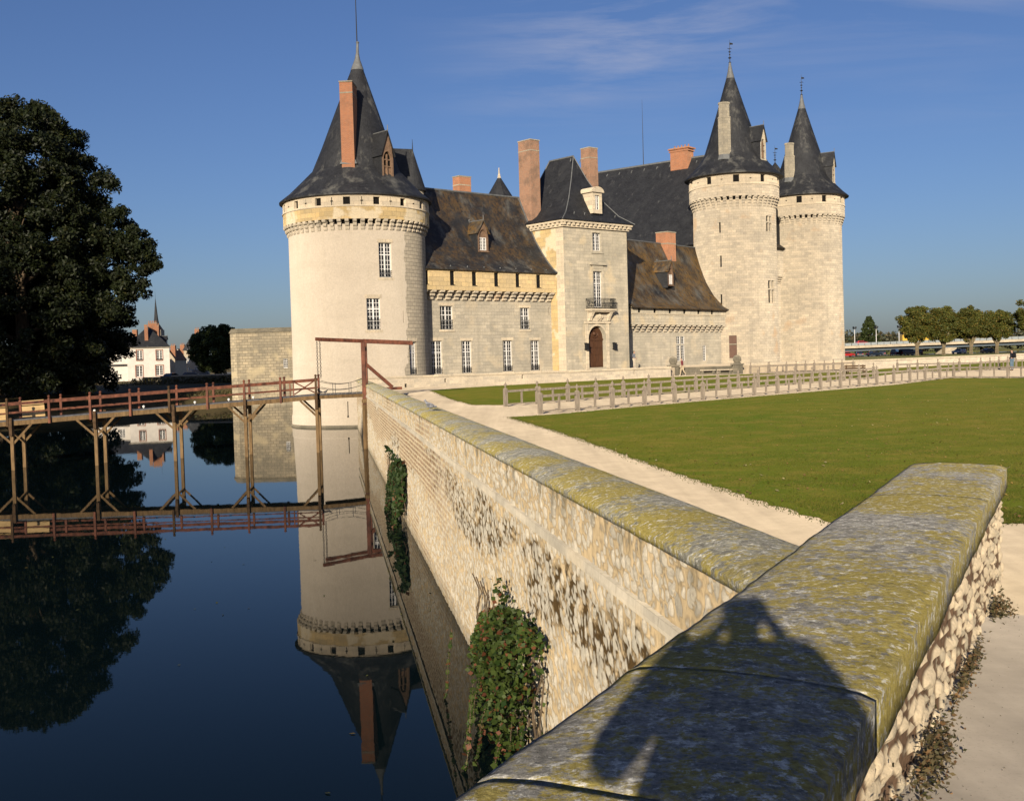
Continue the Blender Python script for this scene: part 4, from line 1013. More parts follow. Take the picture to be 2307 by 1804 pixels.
# bottom strip with the arched doorway
ct, hw_, zsp, zt = 18.82, 1.21, 4.08, 5.24
mb.panel(planemap(CF,Q0), 14.6, ct-hw_, -.5, 5.40); mb.panel(planemap(CF,Q0), ct+hw_, 23.3, -.5, 5.40); mb.panel(planemap(CF,Q0), ct-hw_, ct+hw_, -.5, 1.25)
ar = [(ct-hw_*math.cos(t), zsp+(zt-zsp)*math.sin(t)) for t in np.linspace(0, math.pi, 17)]
for (a,b),(c,d) in zip(ar, ar[1:]):
    mb.add([CF(a,Q0,b),CF(c,Q0,d),CF(c,Q0,5.40),CF(a,Q0,5.40)], [(a,b),(c,d),(c,5.4),(a,5.4)]); mb.add([CF(a,Q0,b),CF(c,Q0,d),CF(c,Q0+.5,d),CF(a,Q0+.5,b)])
for t in (ct-hw_, ct+hw_): mb.add([CF(t,Q0,1.25),CF(t,Q0,zsp),CF(t,Q0+.5,zsp),CF(t,Q0+.5,1.25)])
mb.panel(lambda u,v,d: CF(23.3,u,v), Q0, 6.7, -.5, 14.5); mb.add([CF(14.6,6.7,0),CF(23.3,6.7,0),CF(23.3,6.7,14.5),CF(14.6,6.7,14.5)])
mb.build('wall', M['lime_gate'], G)
mb = MB(); mb.panel(lambda u,v,d: CF(14.6,u,v), Q0, Q0+1.0, -.5, 14.5); mb.build('corner_quoin', M['white_stone'], G)
mb = MB(); mb.panel(lambda u,v,d: CF(14.6,u,v), Q0+1.0, 6.7, -.5, 14.5); mb.build('side_wall', M['ochre'], G)
# door: two leaves and a carved tympanum
mb = MB(CF); q = Q0+.46
mb.add([(a,q,b) for a,b in ar]+[(ct+hw_,q,1.25),(ct-hw_,q,1.25)])
mb.box(ct-hw_,ct+hw_,q-.09,q-.004,3.86,4.02); mb.box(ct-.05,ct+.05,q-.07,q-.004,1.28,3.86)
for s in (-1,1):
    for z0,z1 in ((1.35,2.35),(2.5,3.05),(3.15,3.7)):
        x0, x1 = sorted((ct+s*.14, ct+s*1.1)); mb.box(x0,x1,q-.05,q-.004,z0,z1)
dr = mb.build('door', M['oak'], G)
mb = MB(); mb.tube([CF(ct+.42*math.cos(t),q-.06,4.48+.36*math.sin(t)) for t in np.linspace(0,2*math.pi,17)], .05, 6)
for s in (-1,1): mb.tube([CF(ct+s*(.45+.28*f),q-.05,4.3+.3*math.sin(f*4)) for f in np.linspace(0,1,6)], .045, 5)
mb.ball(CF(ct,q-.04,4.5), .2, 8); mb.build('door_carving', M['oak'], dr)
mb = MB(CF)                                             # moulded surround and panel under the balcony
for s in (-1,1):
    x0, x1 = sorted((ct+s*1.24, ct+s*1.62)); mb.box(x0,x1,Q0-.07,Q0-.002,1.1,5.46)
mb.box(ct-1.75,ct+1.75,Q0-.16,Q0-.002,5.46,5.66)
for (a,b),(c,d) in zip(ar, ar[1:]):
    k = 1.16; f = lambda x,z: (ct+(x-ct)*k, zsp+(z-zsp)*k)
    e0, e1 = f(a,b), f(c,d); mb.add([(a,Q0-.05,b),(c,Q0-.05,d),(e1[0],Q0-.05,e1[1]),(e0[0],Q0-.05,e0[1])])
mb.build('door_surround', M['white_stone'], G)
mb = MB(CF); mb.box(17.3,20.75,Q0-.85,Q0-.002,6.68,6.84); mb.box(17.45,20.6,Q0-.7,Q0-.002,6.55,6.68); mb.box(17.55,20.5,Q0-.1,Q0-.002,5.68,6.5)
for t in (17.62,20.15):
    pr = [(Q0,5.7),(Q0-.18,5.72),(Q0-.3,6.0),(Q0-.62,6.5),(Q0-.66,6.55),(Q0,6.55)]
    A = [(t,q_,z) for q_,z in pr]; B = [(t+.32,q_,z) for q_,z in pr]
    for k in range(6): j = (k+1)%6; mb.add([A[k],A[j],B[j],B[k]])
    mb.add(A); mb.add(B)
bal = mb.build('balcony', M['white_stone'], G)
mb = MB()                                               # carved coat of arms between the brackets
for x,z,r_ in ((19.03,6.1,.28),(18.75,6.05,.2),(19.3,6.05,.2),(19.03,6.38,.16),(18.85,5.85,.14),(19.2,5.85,.14)): mb.ball(CF(x,Q0-.12,z), r_, 6)
mb.build('carved_relief', M['white_stone'], bal)
mb = MB()
c0,c1,c2,c3 = CF(17.36,Q0-.05,6.84),CF(17.36,Q0-.8,6.84),CF(20.69,Q0-.8,6.84),CF(20.69,Q0-.05,6.84)
for p,q_ in ((c0,c1),(c1,c2),(c2,c3)):
    p, q_ = Vector(p), Vector(q_)
    for z in (.06,.25,.86,.98): mb.tube([p+Vector((0,0,z)),q_+Vector((0,0,z))], .022, 5)
    m = int((q_-p).length/.14)
    for i in range(m+1): o_ = p.lerp(q_,i/m); mb.tube([o_,o_+Vector((0,0,.98))], .013, 4, cap=False)
    for i in range(max(1,m//3)):
        o_ = p.lerp(q_,(i+.5)/max(1,m//3)); d_ = (q_-p).normalized()
        for s in (-1,1): mb.tube([o_+d_*.13*math.cos(t)*s+Vector((0,0,.55+.22*math.sin(t))) for t in np.linspace(-1,4,9)], .016, 4, cap=False)
mb.build('balcony_railing', M['iron'], bal)
for h, rows, tr in ((gh[0],5,0),(gh[1],10,.66)):
    window(G, CF((h[0]+h[1])/2, Q0+.22, h[2]), tt, nn, h[1]-h[0], h[3]-h[2], 4, rows, tr)
mb = MB(CF)
mb.box(18.3,18.45,Q0-.05,Q0-.002,12.3,14.3); mb.box(19.63,19.78,Q0-.05,Q0-.002,12.3,14.3); mb.box(18.25,19.85,Q0-.1,Q0-.002,12.16,12.3); mb.box(18.45,19.63,Q0-.05,Q0-.002,14.15,14.3); mb.build('window_surround', M['lime_gate'], G); mb = MB(CF)
mb.box(18.15,18.39,Q0-.06,Q0-.002,6.84,10.7); mb.box(19.67,19.92,Q0-.06,Q0-.002,6.84,10.7); mb.box(18.39,19.67,Q0-.06,Q0-.002,10.46,10.7)
mb.box(18.3,19.78,Q0-.09,Q0-.002,10.70,11.05); mb.box(17.95,20.1,Q0-.26,Q0-.002,11.05,11.22); mb.box(18.1,19.95,Q0-.18,Q0-.002,11.22,11.3);
mb.build('window_surround', M['lime_gate'], G)
for k, t in enumerate((17.08,20.95)):
    mb = MB(CF); mb.box(t-.14,t+.14,Q0-.42,Q0-.14,3.05,3.5); mb.box(t-.17,t+.17,Q0-.45,Q0-.11,3.5,3.58); mb.box(t-.17,t+.17,Q0-.45,Q0-.11,2.97,3.05); mb.box(t-.03,t+.03,Q0-.3,Q0,3.58,3.63)
    mb.build('lantern', M['iron'], G)
mb = MB(CF)                                             # cornice with modillions
mb.box(14.4,23.5,Q0-.2,6.9,14.5,14.66); mb.box(14.15,23.75,Q0-.45,7.15,14.92,15.12)
for i in range(16): t = 14.5+i*.585; mb.box(t-.12,t+.12,Q0-.40,Q0-.2,14.66,14.92)
for i in range(14): q_ = Q0-.2+i*.6; mb.box(14.2,14.4,q_-.12,q_+.12,14.66,14.92); mb.box(23.5,23.7,q_-.12,q_+.12,14.66,14.92)
mb.box(14.42,23.48,Q0-.18,6.88,14.66,14.92)
mb.build('cornice', M['white_stone'], G)
mb = MB()                                               # bell-cast hipped roof, ridge running back
lv = [0,.16,.38,.68,1.]; zz = [15.14,15.95,17.35,19.4,21.8]; kk = [0.,.27,.52,.77,1.]
def ringp(k, z):
    t0 = 14.0+(18.8-14.0)*k; t1 = 23.9-(23.9-18.8)*k; q0 = Q0-.6+(.7-Q0+.6)*k; q1 = 7.3-(7.3-4.1)*k
    return [CF(t0,q0,z),CF(t1,q0,z),CF(t1,q1,z),CF(t0,q1,z)]
rings = [ringp(k,z) for k,z in zip(kk,zz)]
for a_, b_ in zip(rings, rings[1:]):
    for i in range(4):
        j = (i+1)%4; mb.add([a_[i],a_[j],b_[j],b_[i]])
mb.add([(p[0],p[1],15.13) for p in rings[0]])
mb.build('roof', M['slate'], G)
mb = MB(); mb.tube([CF(18.8,.7,21.83),CF(18.8,4.1,21.83)], .09, 6)
for i in (0,1,3):
    mb.tube([tuple(Vector(r_[i])+Vector((0,0,.02))) for r_ in rings], .055, 5)
for t,q_,z in ((16.2,-1.6,16.1),(17.6,-1.6,16.1),(21.8,-1.6,16.1),(15.2,1.,16.2),(15.2,-.2,16.2),(18.1,.5,21.2),(19.3,.6,21.2)): None
mb.build('roof_ridge', M['lead'], G)
for t,q_,z in ((16.2,-1.75,15.7),(17.6,-1.75,15.7),(21.8,-1.75,15.7),(18.1,.45,21.2),(19.4,.45,21.2)): mb = MB(); mb.tube([CF(t,q_,z),CF(t,q_-.12,z+.3)], .05, 5); mb.build('roof_hook', M['lead'], G)
# stone dormer with a curved pediment
mb = MB(CF); t0, t1, qd = 18.62, 19.88, -1.95
mb.panel(planemap(CF,qd), t0, t1, 16.0, 18.0, [(18.95,19.55,16.35,17.75)], depth=.3)
mb.box(t0,t0+.02,qd+.01,1.3,16.0,18.0); mb.box(t1-.02,t1,qd+.01,1.3,16.0,18.0); mb.box(t0-.18,t1+.18,qd-.16,1.6,18.0,18.14)
ap_ = [(19.25+.80*math.cos(t),18.14+.42*math.sin(t)) for t in np.linspace(0,math.pi,13)]
mb.add([(x,qd-.12,z) for x,z in ap_])
for (a,b),(c,d) in zip(ap_,ap_[1:]): mb.add([(a,qd-.12,b),(c,qd-.12,d),(c,2.2,d),(a,2.2,b)])
dm = mb.build('dormer', M['white_stone'], G)
window(dm, CF(19.25,qd+.2,16.35), tt, nn, .6, 1.4, 2, 4, 0, 0, .05)
chimney(G, [CF(14.66,2.4,0)[:2],CF(15.86,2.4,0)[:2],CF(15.86,4.1,0)[:2],CF(14.66,4.1,0)[:2]], 14.9, 23.25, 'brick_dull', .95)
chimney(G, [CF(22.25,1.9,0)[:2],CF(23.45,1.9,0)[:2],CF(23.45,3.1,0)[:2],CF(22.25,3.1,0)[:2]], 15.2, 23.2, 'brick_dull', .95)
mb = MB(); mb.tube([CF(23.42,Q0+.1,14.4),CF(23.42,Q0+.1,.9)], .07, 6); mb.build('drainpipe', M['iron'], G)

# ---- right wing
W2 = thing('castle_wing', 'right castle wing with roof thick in orange and grey lichen beside the gatehouse', 'castle wing', RF(9,2,1.1), R(50.38))
rh = [(8.82,9.56,3.40,4.23),(9.70,10.44,3.40,4.23),(8.82,9.56,1.56,3.26),(9.70,10.44,1.56,3.26),(14.4,15.04,1.5,3.2)]
mb = MB(); mb.panel(planemap(RF), -.9, 20., -.5, 5.20, rh, depth=.14); mb.build('wall', M['lime_grey'], W2)
rn = Vector(RF(0,-1,0))-Vector(RF(0,0,0)); rt_ = Vector(RF(1,0,0))-Vector(RF(0,0,0))
for h in rh: window(W2, RF((h[0]+h[1])/2,.09,h[2]), rt_, rn, h[1]-h[0], h[3]-h[2], 2, 3 if h[3]-h[2]<1 else 6, 0, 0, .05, mid=False)
row_corbels(W2, 'lime', RF, .0, -.2, 18.5, 18, 4.62, 5.42, .50, 3, .50)
mb = MB(RF); mb.box(-.9,19.5,.2,.24,5.18,5.42); mb.build('machicolation_slot', M['painted_dark'], W2)  # shade of the slots painted as a black strip
cr_ = [(x-.26,x+.26,6.64,7.08) for x in (.85,3.8,6.8,9.77,12.76,15.77)]
sl_ = [(x-.03,x+.03,6.66,7.08) for x in (2.3,5.3,8.3,11.3,14.2,17.2)]
mb = MB(); mb.panel(planemap(RF,-.52), -.9, 20., 5.42, 7.34, cr_+sl_, depth=.11)
mb.add([RF(-.9,-.52,5.42),RF(20,-.52,5.42),RF(20,.02,5.42),RF(-.9,.02,5.42)]); mb.build('parapet_wall', M['lime_gate'], W2)
mb = MB(RF); mb.box(-.9,19.5,-.41,-.39,5.5,7.3); mb.build('shade_backing', M['painted_dark'], W2)  # black sheet darkens the small openings under the eaves
mb = MB(RF); mb.box(-.9,19.2,-.60,-.52,6.50,6.58); mb.build('string_course', M['white_stone'], W2)
prof2 = [(-.95,7.22),(-.38,7.55),(.3,8.3),(.78,8.83),(1.85,10.4),(2.66,11.97),(3.38,13.45),(4.0,14.72)]
roofstrip(RF, prof2, -1., 22., n=20).build('roof', M['slate_moss'], W2, merge=True)
mb = MB(); mb.tube([RF(-1,4.,14.75),RF(21,4.,14.75)], .08, 6); mb.build('roof_ridge', M['lead'], W2)
gable_dormer(W2, RF(8.95,.62,9.78), rn, 1.2, 1.6, 2.6, 2.0, 'slate_moss', 'wood_dormer', 'white')
chimney(W2, [RF(12.5,3.05,0)[:2],RF(14.2,3.05,0)[:2],RF(14.2,4.6,0)[:2],RF(12.5,4.6,0)[:2]], 12.4, 15.95, 'brick', 1.25)

# ---- keep: great hall and two round towers
H = thing('great_hall', 'high dark slate roof of the keep rising behind the gatehouse', 'castle keep', RF(14,12,1.1), R(50.38))
Mx, My = 32.8, 138.3
kd = (-.772,.636); kn = (-.636,-.772)
KF = lambda k, o, z: (Mx+k*kd[0]+o*kn[0], My+k*kd[1]+o*kn[1], z)
mb = MB(); k0, k1 = 1.5, 36.
mb.add([KF(k0,8.6,15.6),KF(k1,8.6,15.6),KF(k1,0,27.75),KF(k0,0,27.75)][::-1]); mb.add([KF(k0,-8.6,15.6),KF(k1,-8.6,15.6),KF(k1,0,27.75),KF(k0,0,27.75)]); mb.add([KF(k1,8.6,15.6),KF(k1,-8.6,15.6),KF(k1,0,27.75)]); mb.add([KF(k0,8.6,15.6),KF(k0,-8.6,15.6),KF(k0,0,27.75)])
mb.build('roof', M['slate'], H)
mb = MB()
for o_ in (8.0,-8.0): mb.panel(lambda u,v,d: KF(u,o_,v), k0, k1, 0., 15.9)
mb.panel(lambda u,v,d: KF(k0+.3,u,v), -8, 8, 0., 15.7); mb.panel(lambda u,v,d: KF(k1-.3,u,v), -8, 8, 0., 15.7); mb.build('wall', M['lime_grey'], H)
mb = MB(); mb.tube([KF(k0,0,27.8),KF(k1,0,27.8)], .14, 6)
mb.build('roof_ridge', M['lead'], H)
for i in range(16): mb = MB(); mb.tube([KF(4+2.*i,.35,27.3),KF(4+2*i,.62,26.95)], .06, 5); mb.build('roof_hook', M['lead'], H)
chimney(H, [KF(13.6,1.0,0)[:2],KF(11.0,1.0,0)[:2],KF(11.0,-.5,0)[:2],KF(13.6,-.5,0)[:2]], 26., 29.1, 'brick', None, 2, 5)
finial(H, *KF(18.4,0,0)[:2], 27.7, 36.6, 'lightning_rod', False)
# gallery piece closing the gap between the two towers
mb = MB(); GF = frame((C2[0]-1.6*.770, C2[1]+1.6*.638), 39.62)
mb.panel(planemap(GF,0), 2., 17., 0., 12.0); mb.panel(planemap(GF,-.5), 2., 17., 12.0, 15.6, [(x-.35,x+.35,14.4,15.2) for x in (5.5,6.95,8.9,11.5)], depth=.4); mb.add([GF(2,-.5,12),GF(17,-.5,12),GF(17,0,12),GF(2,0,12)]); mb.build('gallery_wall', M['lime'], H)
row_corbels(H, 'lime', GF, 0., 3., 16., 24, 10.9, 12., .5, 4, .28)
mb = MB(GF); mb.add([(2,-.9,15.5),(17,-.9,15.5),(17,5,19.5),(2,5,19.5)]); mb.add([(2,-.9,15.4),(17,-.9,15.4),(17,-.3,15.4),(2,-.3,15.4)]); mb.build('gallery_roof', M['slate_lichen'], H)

def keep_tower(name, label, C, dz, crn, a_off, wins, slits, door, chims, dang, lean):
    T = thing(name, label, 'tower', (*C,.6))
    rr = lambda v: 4.80 if v > 14 else 4.80+.13*(14-v)/13.
    hs = list(wins)+list(slits)+([door] if door else [])
    mb = MB(); mb.panel(cylmap(C, rr), -340, 20, -.5, 19.66+dz, hs, depth=.22, du=4, dv=4, us=math.pi/180*4.8); mb.build('tower_wall', M['lime'], T)
    mb = MB(); mb.lathe([(4.8,19.66+dz),(4.56,19.66+dz),(4.56,20.06+dz)], *C, 60); mb.build('machicolation_slot', M['painted_dark'], T)  # slot shade put into the colour of the recess
    mb = MB(); mb.lathe([(4.66,0),(4.57,14.),(4.57,20.+dz)], *C, 36); mb.build('shade_backing', M['painted_dark'], T)  # black skin just behind the wall gives the windows their dark
    ring_corbels(T, 'lime', C, 4.79, 45, 18.80+dz, 20.06+dz, .42, 4, .36, -97.4)
    parapet(T, C, 5.2, 20.04+dz, 21.36+dz, 22.66+dz, crn, a_off, .70, .82, 22.0+dz, ('lime','white_stone'), 4.7)
    sh = lambda z: (lean*max(0,z-22.6-dz)/13.4, 0)
    mb = MB(); mb.lathe([(5.,22.58+dz),(5.72,22.58+dz),(5.74,22.70+dz),(5.05,23.3+dz),(4.2,24.2+dz),(3.35,25.4+dz),(2.6,27.6+dz),(1.5,31.1+dz),(.55,34.2+dz),(.26,35.2+dz),(.13,36.0+dz)], *C, 64, shift=sh); mb.build('roof', M['slate_cone'], T)
    mb = MB(); mb.lathe([(.50,34.4+dz),(.30,35.2+dz),(.15,36.+dz),(.13,36.3+dz),(0,36.3+dz)], *C, 20, shift=lambda z: (sh(z)[0],0)); mb.build('roof_cap', M['lead'], T)
    finial(T, C[0]+lean, C[1], 36.2+dz, 38.9+dz)
    for (x,y,z0,z1,zm,w_,b_) in chims:
        x += C[0]; y += C[1]
        s8 = [(x+w_*f*math.cos(R(22.5+45*i)), y+b_*f*math.sin(R(22.5+45*i))) for f in (1.,) for i in range(8)]
        mb = MB(); mb.prism(s8, z0+dz, zm+dz); mb.prism([(x+(p-x)*.86,y+(q_-y)*.86) for p,q_ in s8], zm+dz, z1+dz); mb.prism([(x+(p-x)*1.04,y+(q_-y)*1.04) for p,q_ in s8], zm+dz-.06, zm+dz+.1); mb.prism([(x+(p-x)*.95,y+(q_-y)*.95) for p,q_ in s8], z1+dz-.15, z1+dz+.05)
        o_ = mb.build('chimney', M['stone_chim'], T); mb = MB(); mb.lathe([(w_*1.3,z0+dz-.1),(w_*1.05,z0+dz+.5)], x, y, 8, 22.5, 382.5); mb.build('chimney_flashing', M['lead'], o_)
    n = (math.cos(R(dang)), math.sin(R(dang)), 0)
    gable_dormer(T, (C[0]+4.05*n[0], C[1]+4.05*n[1], 24.4+dz), n, 1.2, 2.35, 3.9, 2.6, 'slate_cone', 'lime_grey')
    return T
T2 = keep_tower('round_tower', 'tall round keep tower nearest the lawn with mullioned windows and a low brown door', C2, 0., 10, -98.3,
    [(-53.6,-47.6,16.05,17.05),(-46.4,-40.4,16.05,17.05),(-53.6,-47.6,17.2,17.85),(-46.4,-40.4,17.2,17.85),(-52.5,-46.,7.9,9.4),(-44.4,-38.,7.9,9.4),(-52.5,-46.,9.55,10.45),(-44.4,-38.,9.55,10.45)],
    [(-123.4,-120.4,16.0,17.2),(-122.8,-119.8,12.1,13.4),(-123,-120,7.8,9.)], (-112.,-101.6,1.68,4.25),
    [(-1.55,-3.0,24.5,30.9,29.2,.72,.62)], -44., -.15)
n = Vector((math.cos(R(-106.8)), math.sin(R(-106.8)), 0)); c = Vector((*C2,0))+n*4.78; rt2 = Vector((-n.y,n.x,0))
mb = MB()
for x0,x1,z0,z1,d in ((-.42,.42,3.32,4.22,.05),(-.42,.42,1.7,3.2,.02),(-.42,.42,3.2,3.32,.14)):
    p = [c+rt2*x+n*d+Vector((0,0,z)) for x,z in ((x0,z0),(x1,z0),(x1,z1),(x0,z1))]; mb.add(p, m=1 if z0==3.2 else 0)
mb.build('door', [M['shutter'], M['stone_chim']], T2)
mb = MB(); mb.panel(cylmap(C2, lambda v: 4.945-.13*v/14), -113.4, -100.2, 4.27, 4.6, (), du=3); mb.build('door_lintel', M['white_stone'], T2)
T3 = keep_tower('round_tower', 'far round keep tower at the right end of the castle, blank walled', C3, -.45, 10, -111., [],
    [(-152.,-149.,9.,11.)], None, [(-2.35,-2.4,24.6,29.5,27.8,.66,.6),(2.2,2.6,24.6,29.0,27.6,.6,.6)], -33., .0)
mb = MB(); tx, ty = C3[0]-3.5, C3[1]+.6
mb.lathe([(1.2,20),(1.2,24.6)], tx, ty, 16); o_ = mb.build('stair_turret', M['lime'], T3)
mb = MB(); mb.lathe([(1.45,24.5),(.9,26.0),(.06,27.2)], tx, ty, 16); mb.build('turret_roof', M['slate_cone'], T3); finial(T3, tx, ty, 27.0, 29.4, 'turret_finial')

# ---- low bastion beyond the round tower
B = thing('bastion', 'low flat-topped stone bastion standing in the water left of the big tower', 'bastion', (-30,148,ZW))
bc = [(-36.4,150.),(-36.95,146.5),(-36.6,144.7),(-35.6,143.9)]
pl_ = [(-30,175),(-36.5,160)]+bc+[(-20,142.3)]
def bmap(u, v, d):
    p, q_ = Vector(pl_[int(min(u,len(pl_)-1.001))]), Vector(pl_[int(min(u,len(pl_)-1.001))+1]); f = u-int(min(u,len(pl_)-1.001)); e = p.lerp(q_, f); dd = (q_-p).normalized()
    return (e.x-dd.y*d, e.y+dd.x*d, v)
mb = MB(); cum = 0.
for i in range(len(pl_)-1):
    p, q_ = pl_[i], pl_[i+1]; L_ = math.hypot(q_[0]-p[0],q_[1]-p[1]); last = i == len(pl_)-2
    dx, dy = (q_[0]-p[0])/L_, (q_[1]-p[1])/L_
    f = lambda u,v,d,p=p,dx=dx,dy=dy,c_=cum: (p[0]+dx*(u-c_)-dy*d, p[1]+dy*(u-c_)+dx*d, v)
    hs = [(cum+6.15,cum+6.75,1.95,3.15)] if last else []
    mb.panel(f, cum, cum+L_, ZW-.5, 6.62, hs, depth=.3); cum += L_
mb.build('wall', M['bastion'], B)
mb = MB(); ins = [(-30,176),(-34,160),(-35,146.5),(-34.5,145.3),(-20,143.8)]
P_ = pl_; off = [(x+(-.12 if x<-36 else 0), y-(.12 if y<146 else 0)) for x,y in pl_]
for (a,b),(c,d) in zip(off, off[1:]):
    mb.add([(a,b,6.62),(c,d,6.62),(c,d,6.72),(a,b,6.72)]); mb.add([(a,b,6.72),(c,d,6.72),(c+.25,d+.3,7.2),(a+.25,b+.3,7.2)]); mb.add([(a+.25,b+.3,7.2),(c+.25,d+.3,7.2),(-20,170,7.2)])
mb.build('coping', M['oldstone'], B)
window(B, (-35.6+(6.45)*.9948+.02,143.9-6.45*.102+.2,1.95), (.9948,-.102,0), (-.102,-.9948,0), .6, 1.2, 3, 4, 0, 0, .05, mid=False)
# ------------------------------------------------------------------ terrace and white wall in front of the castle
wl = [(-12.2,87.6),(-5.65,89.3),(5.0,93.9),(14.72,102.0)]
mb = MB(); tp = [(-11.2,88.3),(-5.9,89.6),(4.8,94.3),(14.5,102.3),(16.,105.4),(22.,105.6),(37.,113.2),(44.,121.),(30.,136.),(12.,125.),(-12.,94.)]
mb.prism(tp[::1], -.4, 1.06); struct('terrace', mb, M['sand'])
WW = thing('terrace_wall', 'low white wall in front of the castle with small drain holes', 'wall', (1.,92,.2))
mb = MB(); cp = MB(); hb = MB()
def polywall(mb, pts, th, z0, z1, holes_at=()):
    """wall along a polyline, thickness to the far side"""
    cum = 0.
    for i, (p, q) in enumerate(zip(pts, pts[1:])):
        p, q = Vector(p), Vector(q); L_ = (q-p).length; d = (q-p)/L_; n = Vector((-d.y, d.x))
        f = lambda u,v,dd,p=p,d=d,n=n,c_=cum: (p.x+d.x*(u-c_)+n.x*dd, p.y+d.y*(u-c_)+n.y*dd, v)
        hs = [(cum+h*L_-.09,cum+h*L_+.09,za,zb) for (k,h,za,zb) in holes_at if k == i]
        mb.panel(f, cum, cum+L_, z0, z1, hs, depth=.25); mb.panel(lambda u,v,dd: f(u,v,th), cum, cum+L_, z0, z1)
        mb.add([f(cum,z1,0),f(cum+L_,z1,0),f(cum+L_,z1,th),f(cum,z1,th)])
        if i == len(pts)-2: mb.add([f(cum+L_,z0,0),f(cum+L_,z0,th),f(cum+L_,z1,th),f(cum+L_,z1,0)])
        if i == 0: mb.add([f(0,z0,0),f(0,z0,th),f(0,z1,th),f(0,z1,0)])
        cum += L_
wl3 = [Vector(p) for p in wl]
polywall(mb, wl, .45, -.3, 1.02, [(0,.57,.25,.55),(1,.03,.55,.85),(1,.62,.62,.95),(2,.62,.62,.95)]); mb.build('wall', M['white_wall'], WW)
mb = MB(); polywall(mb, [(x+.05,y-.07) for x,y in wl], .6, 1.022, 1.17); mb.build('coping', M['white_stone'], WW)
# weathered parapet with ball-topped piers and stone benches
LW = thing('parapet_wall', 'low weathered grey parapet between two ball-topped piers', 'wall', (18.3,104.9,.25))
mb = MB(); polywall(mb, [(15.9,104.7),(21.0,104.7)], .4, .1, .93); mb.build('wall', M['oldstone'], LW)
mb = MB(); polywall(mb, [(15.9,104.64),(21.0,104.64)], .52, .932, 1.04); mb.build('coping', M['oldstone'], LW)
for (x,y), lb in (((15.35,104.6),'grey stone pier with ball finial at the end of the white terrace wall'),((21.35,104.4),'grey stone pier with ball finial beside the third path fence')):
    P_ = thing('stone_pier', lb, 'pier', (x,y,.25), 0, 'ball-topped piers by the castle')
    mb = MB(); mb.box(x-.45,x+.45,y-.4,y+.4,.1,1.12); mb.build('shaft', M['oldstone'], P_)
    mb = MB(); mb.box(x-.55,x+.55,y-.5,y+.5,1.122,1.26); mb.box(x-.3,x+.3,y-.3,y+.3,1.26,1.36); mb.build('cap', M['oldstone'], P_)
    mb = MB(); mb.ball((x,y,1.68),.40,12); mb.build('ball', M['oldstone'], P_)
for x, lb in ((18.55,'stone bench against the grey parapet, nearer the white wall'),(20.15,'stone bench against the grey parapet, beside the right ball pier')):
    b_ = thing('stone_bench', lb, 'bench', (x,104.3,.25), 0, 'stone benches by the castle')
    mb = MB(); mb.box(x-.7,x+.7,104.0,104.5,.66,.76); mb.build('seat', M['white_stone'], b_)
    for s in (-.52,.52):
        mb = MB(); mb.box(x+s-.09,x+s+.09,104.08,104.42,.2,.658); mb.build('leg', M['oldstone'], b_)
BW = thing('levee_wall', 'long low pale wall along the river road at the right', 'wall', (55,128,.3))
mb = MB(); bw_ = [(22.4,107.0),(37.,113.),(48.,122.5),(62.,135.),(95.,166.),(150.,214.)]
polywall(mb, bw_, .5, .0, 1.06); mb.build('wall', M['white_wall'], BW)
mb = MB(); polywall(mb, [(x+.06,y-.07) for x,y in bw_], .65, 1.062, 1.2); mb.build('coping', M['white_stone'], BW)

# ------------------------------------------------------------------ post and rail fences of the lawn path
mb = MB()
s_ = .075
for sx in (-.045,.045):
    mb.add([(sx-.038,-s_,0),(sx+.038,-s_,0),(sx+.038,-s_,.80),(sx-.038,-s_,.80)])
mb.box(-.083,.083,-.070,.070,-.1,.80)
mb.add([(-.083,-.07,.80),(.083,-.07,.80),(.05,-.045,.86),(-.05,-.045,.86)]); mb.add([(-.083,.07,.80),(.083,.07,.80),(.05,.045,.86),(-.05,.045,.86)]); mb.add([(-.083,-.07,.8),(-.083,.07,.8),(-.05,.045,.86),(-.05,-.045,.86)]); mb.add([(.083,-.07,.8),(.083,.07,.8),(.05,.045,.86),(.05,-.045,.86)])
mb.lathe([(.03,.85),(.028,.93),(.055,.95),(.065,1.0),(.055,1.05),(.025,1.08),(.018,1.12),(0,1.14)], 0, 0, 8)
post0 = mb.build('post', M['fence']); me_post = post0.data
mb = MB(); mb.box(-.042,.042,-.035,.035,.12,.655); bal0 = mb.build('baluster', M['fence']); me_bal = bal0.data
bpy.data.objects.remove(post0); bpy.data.objects.remove(bal0)
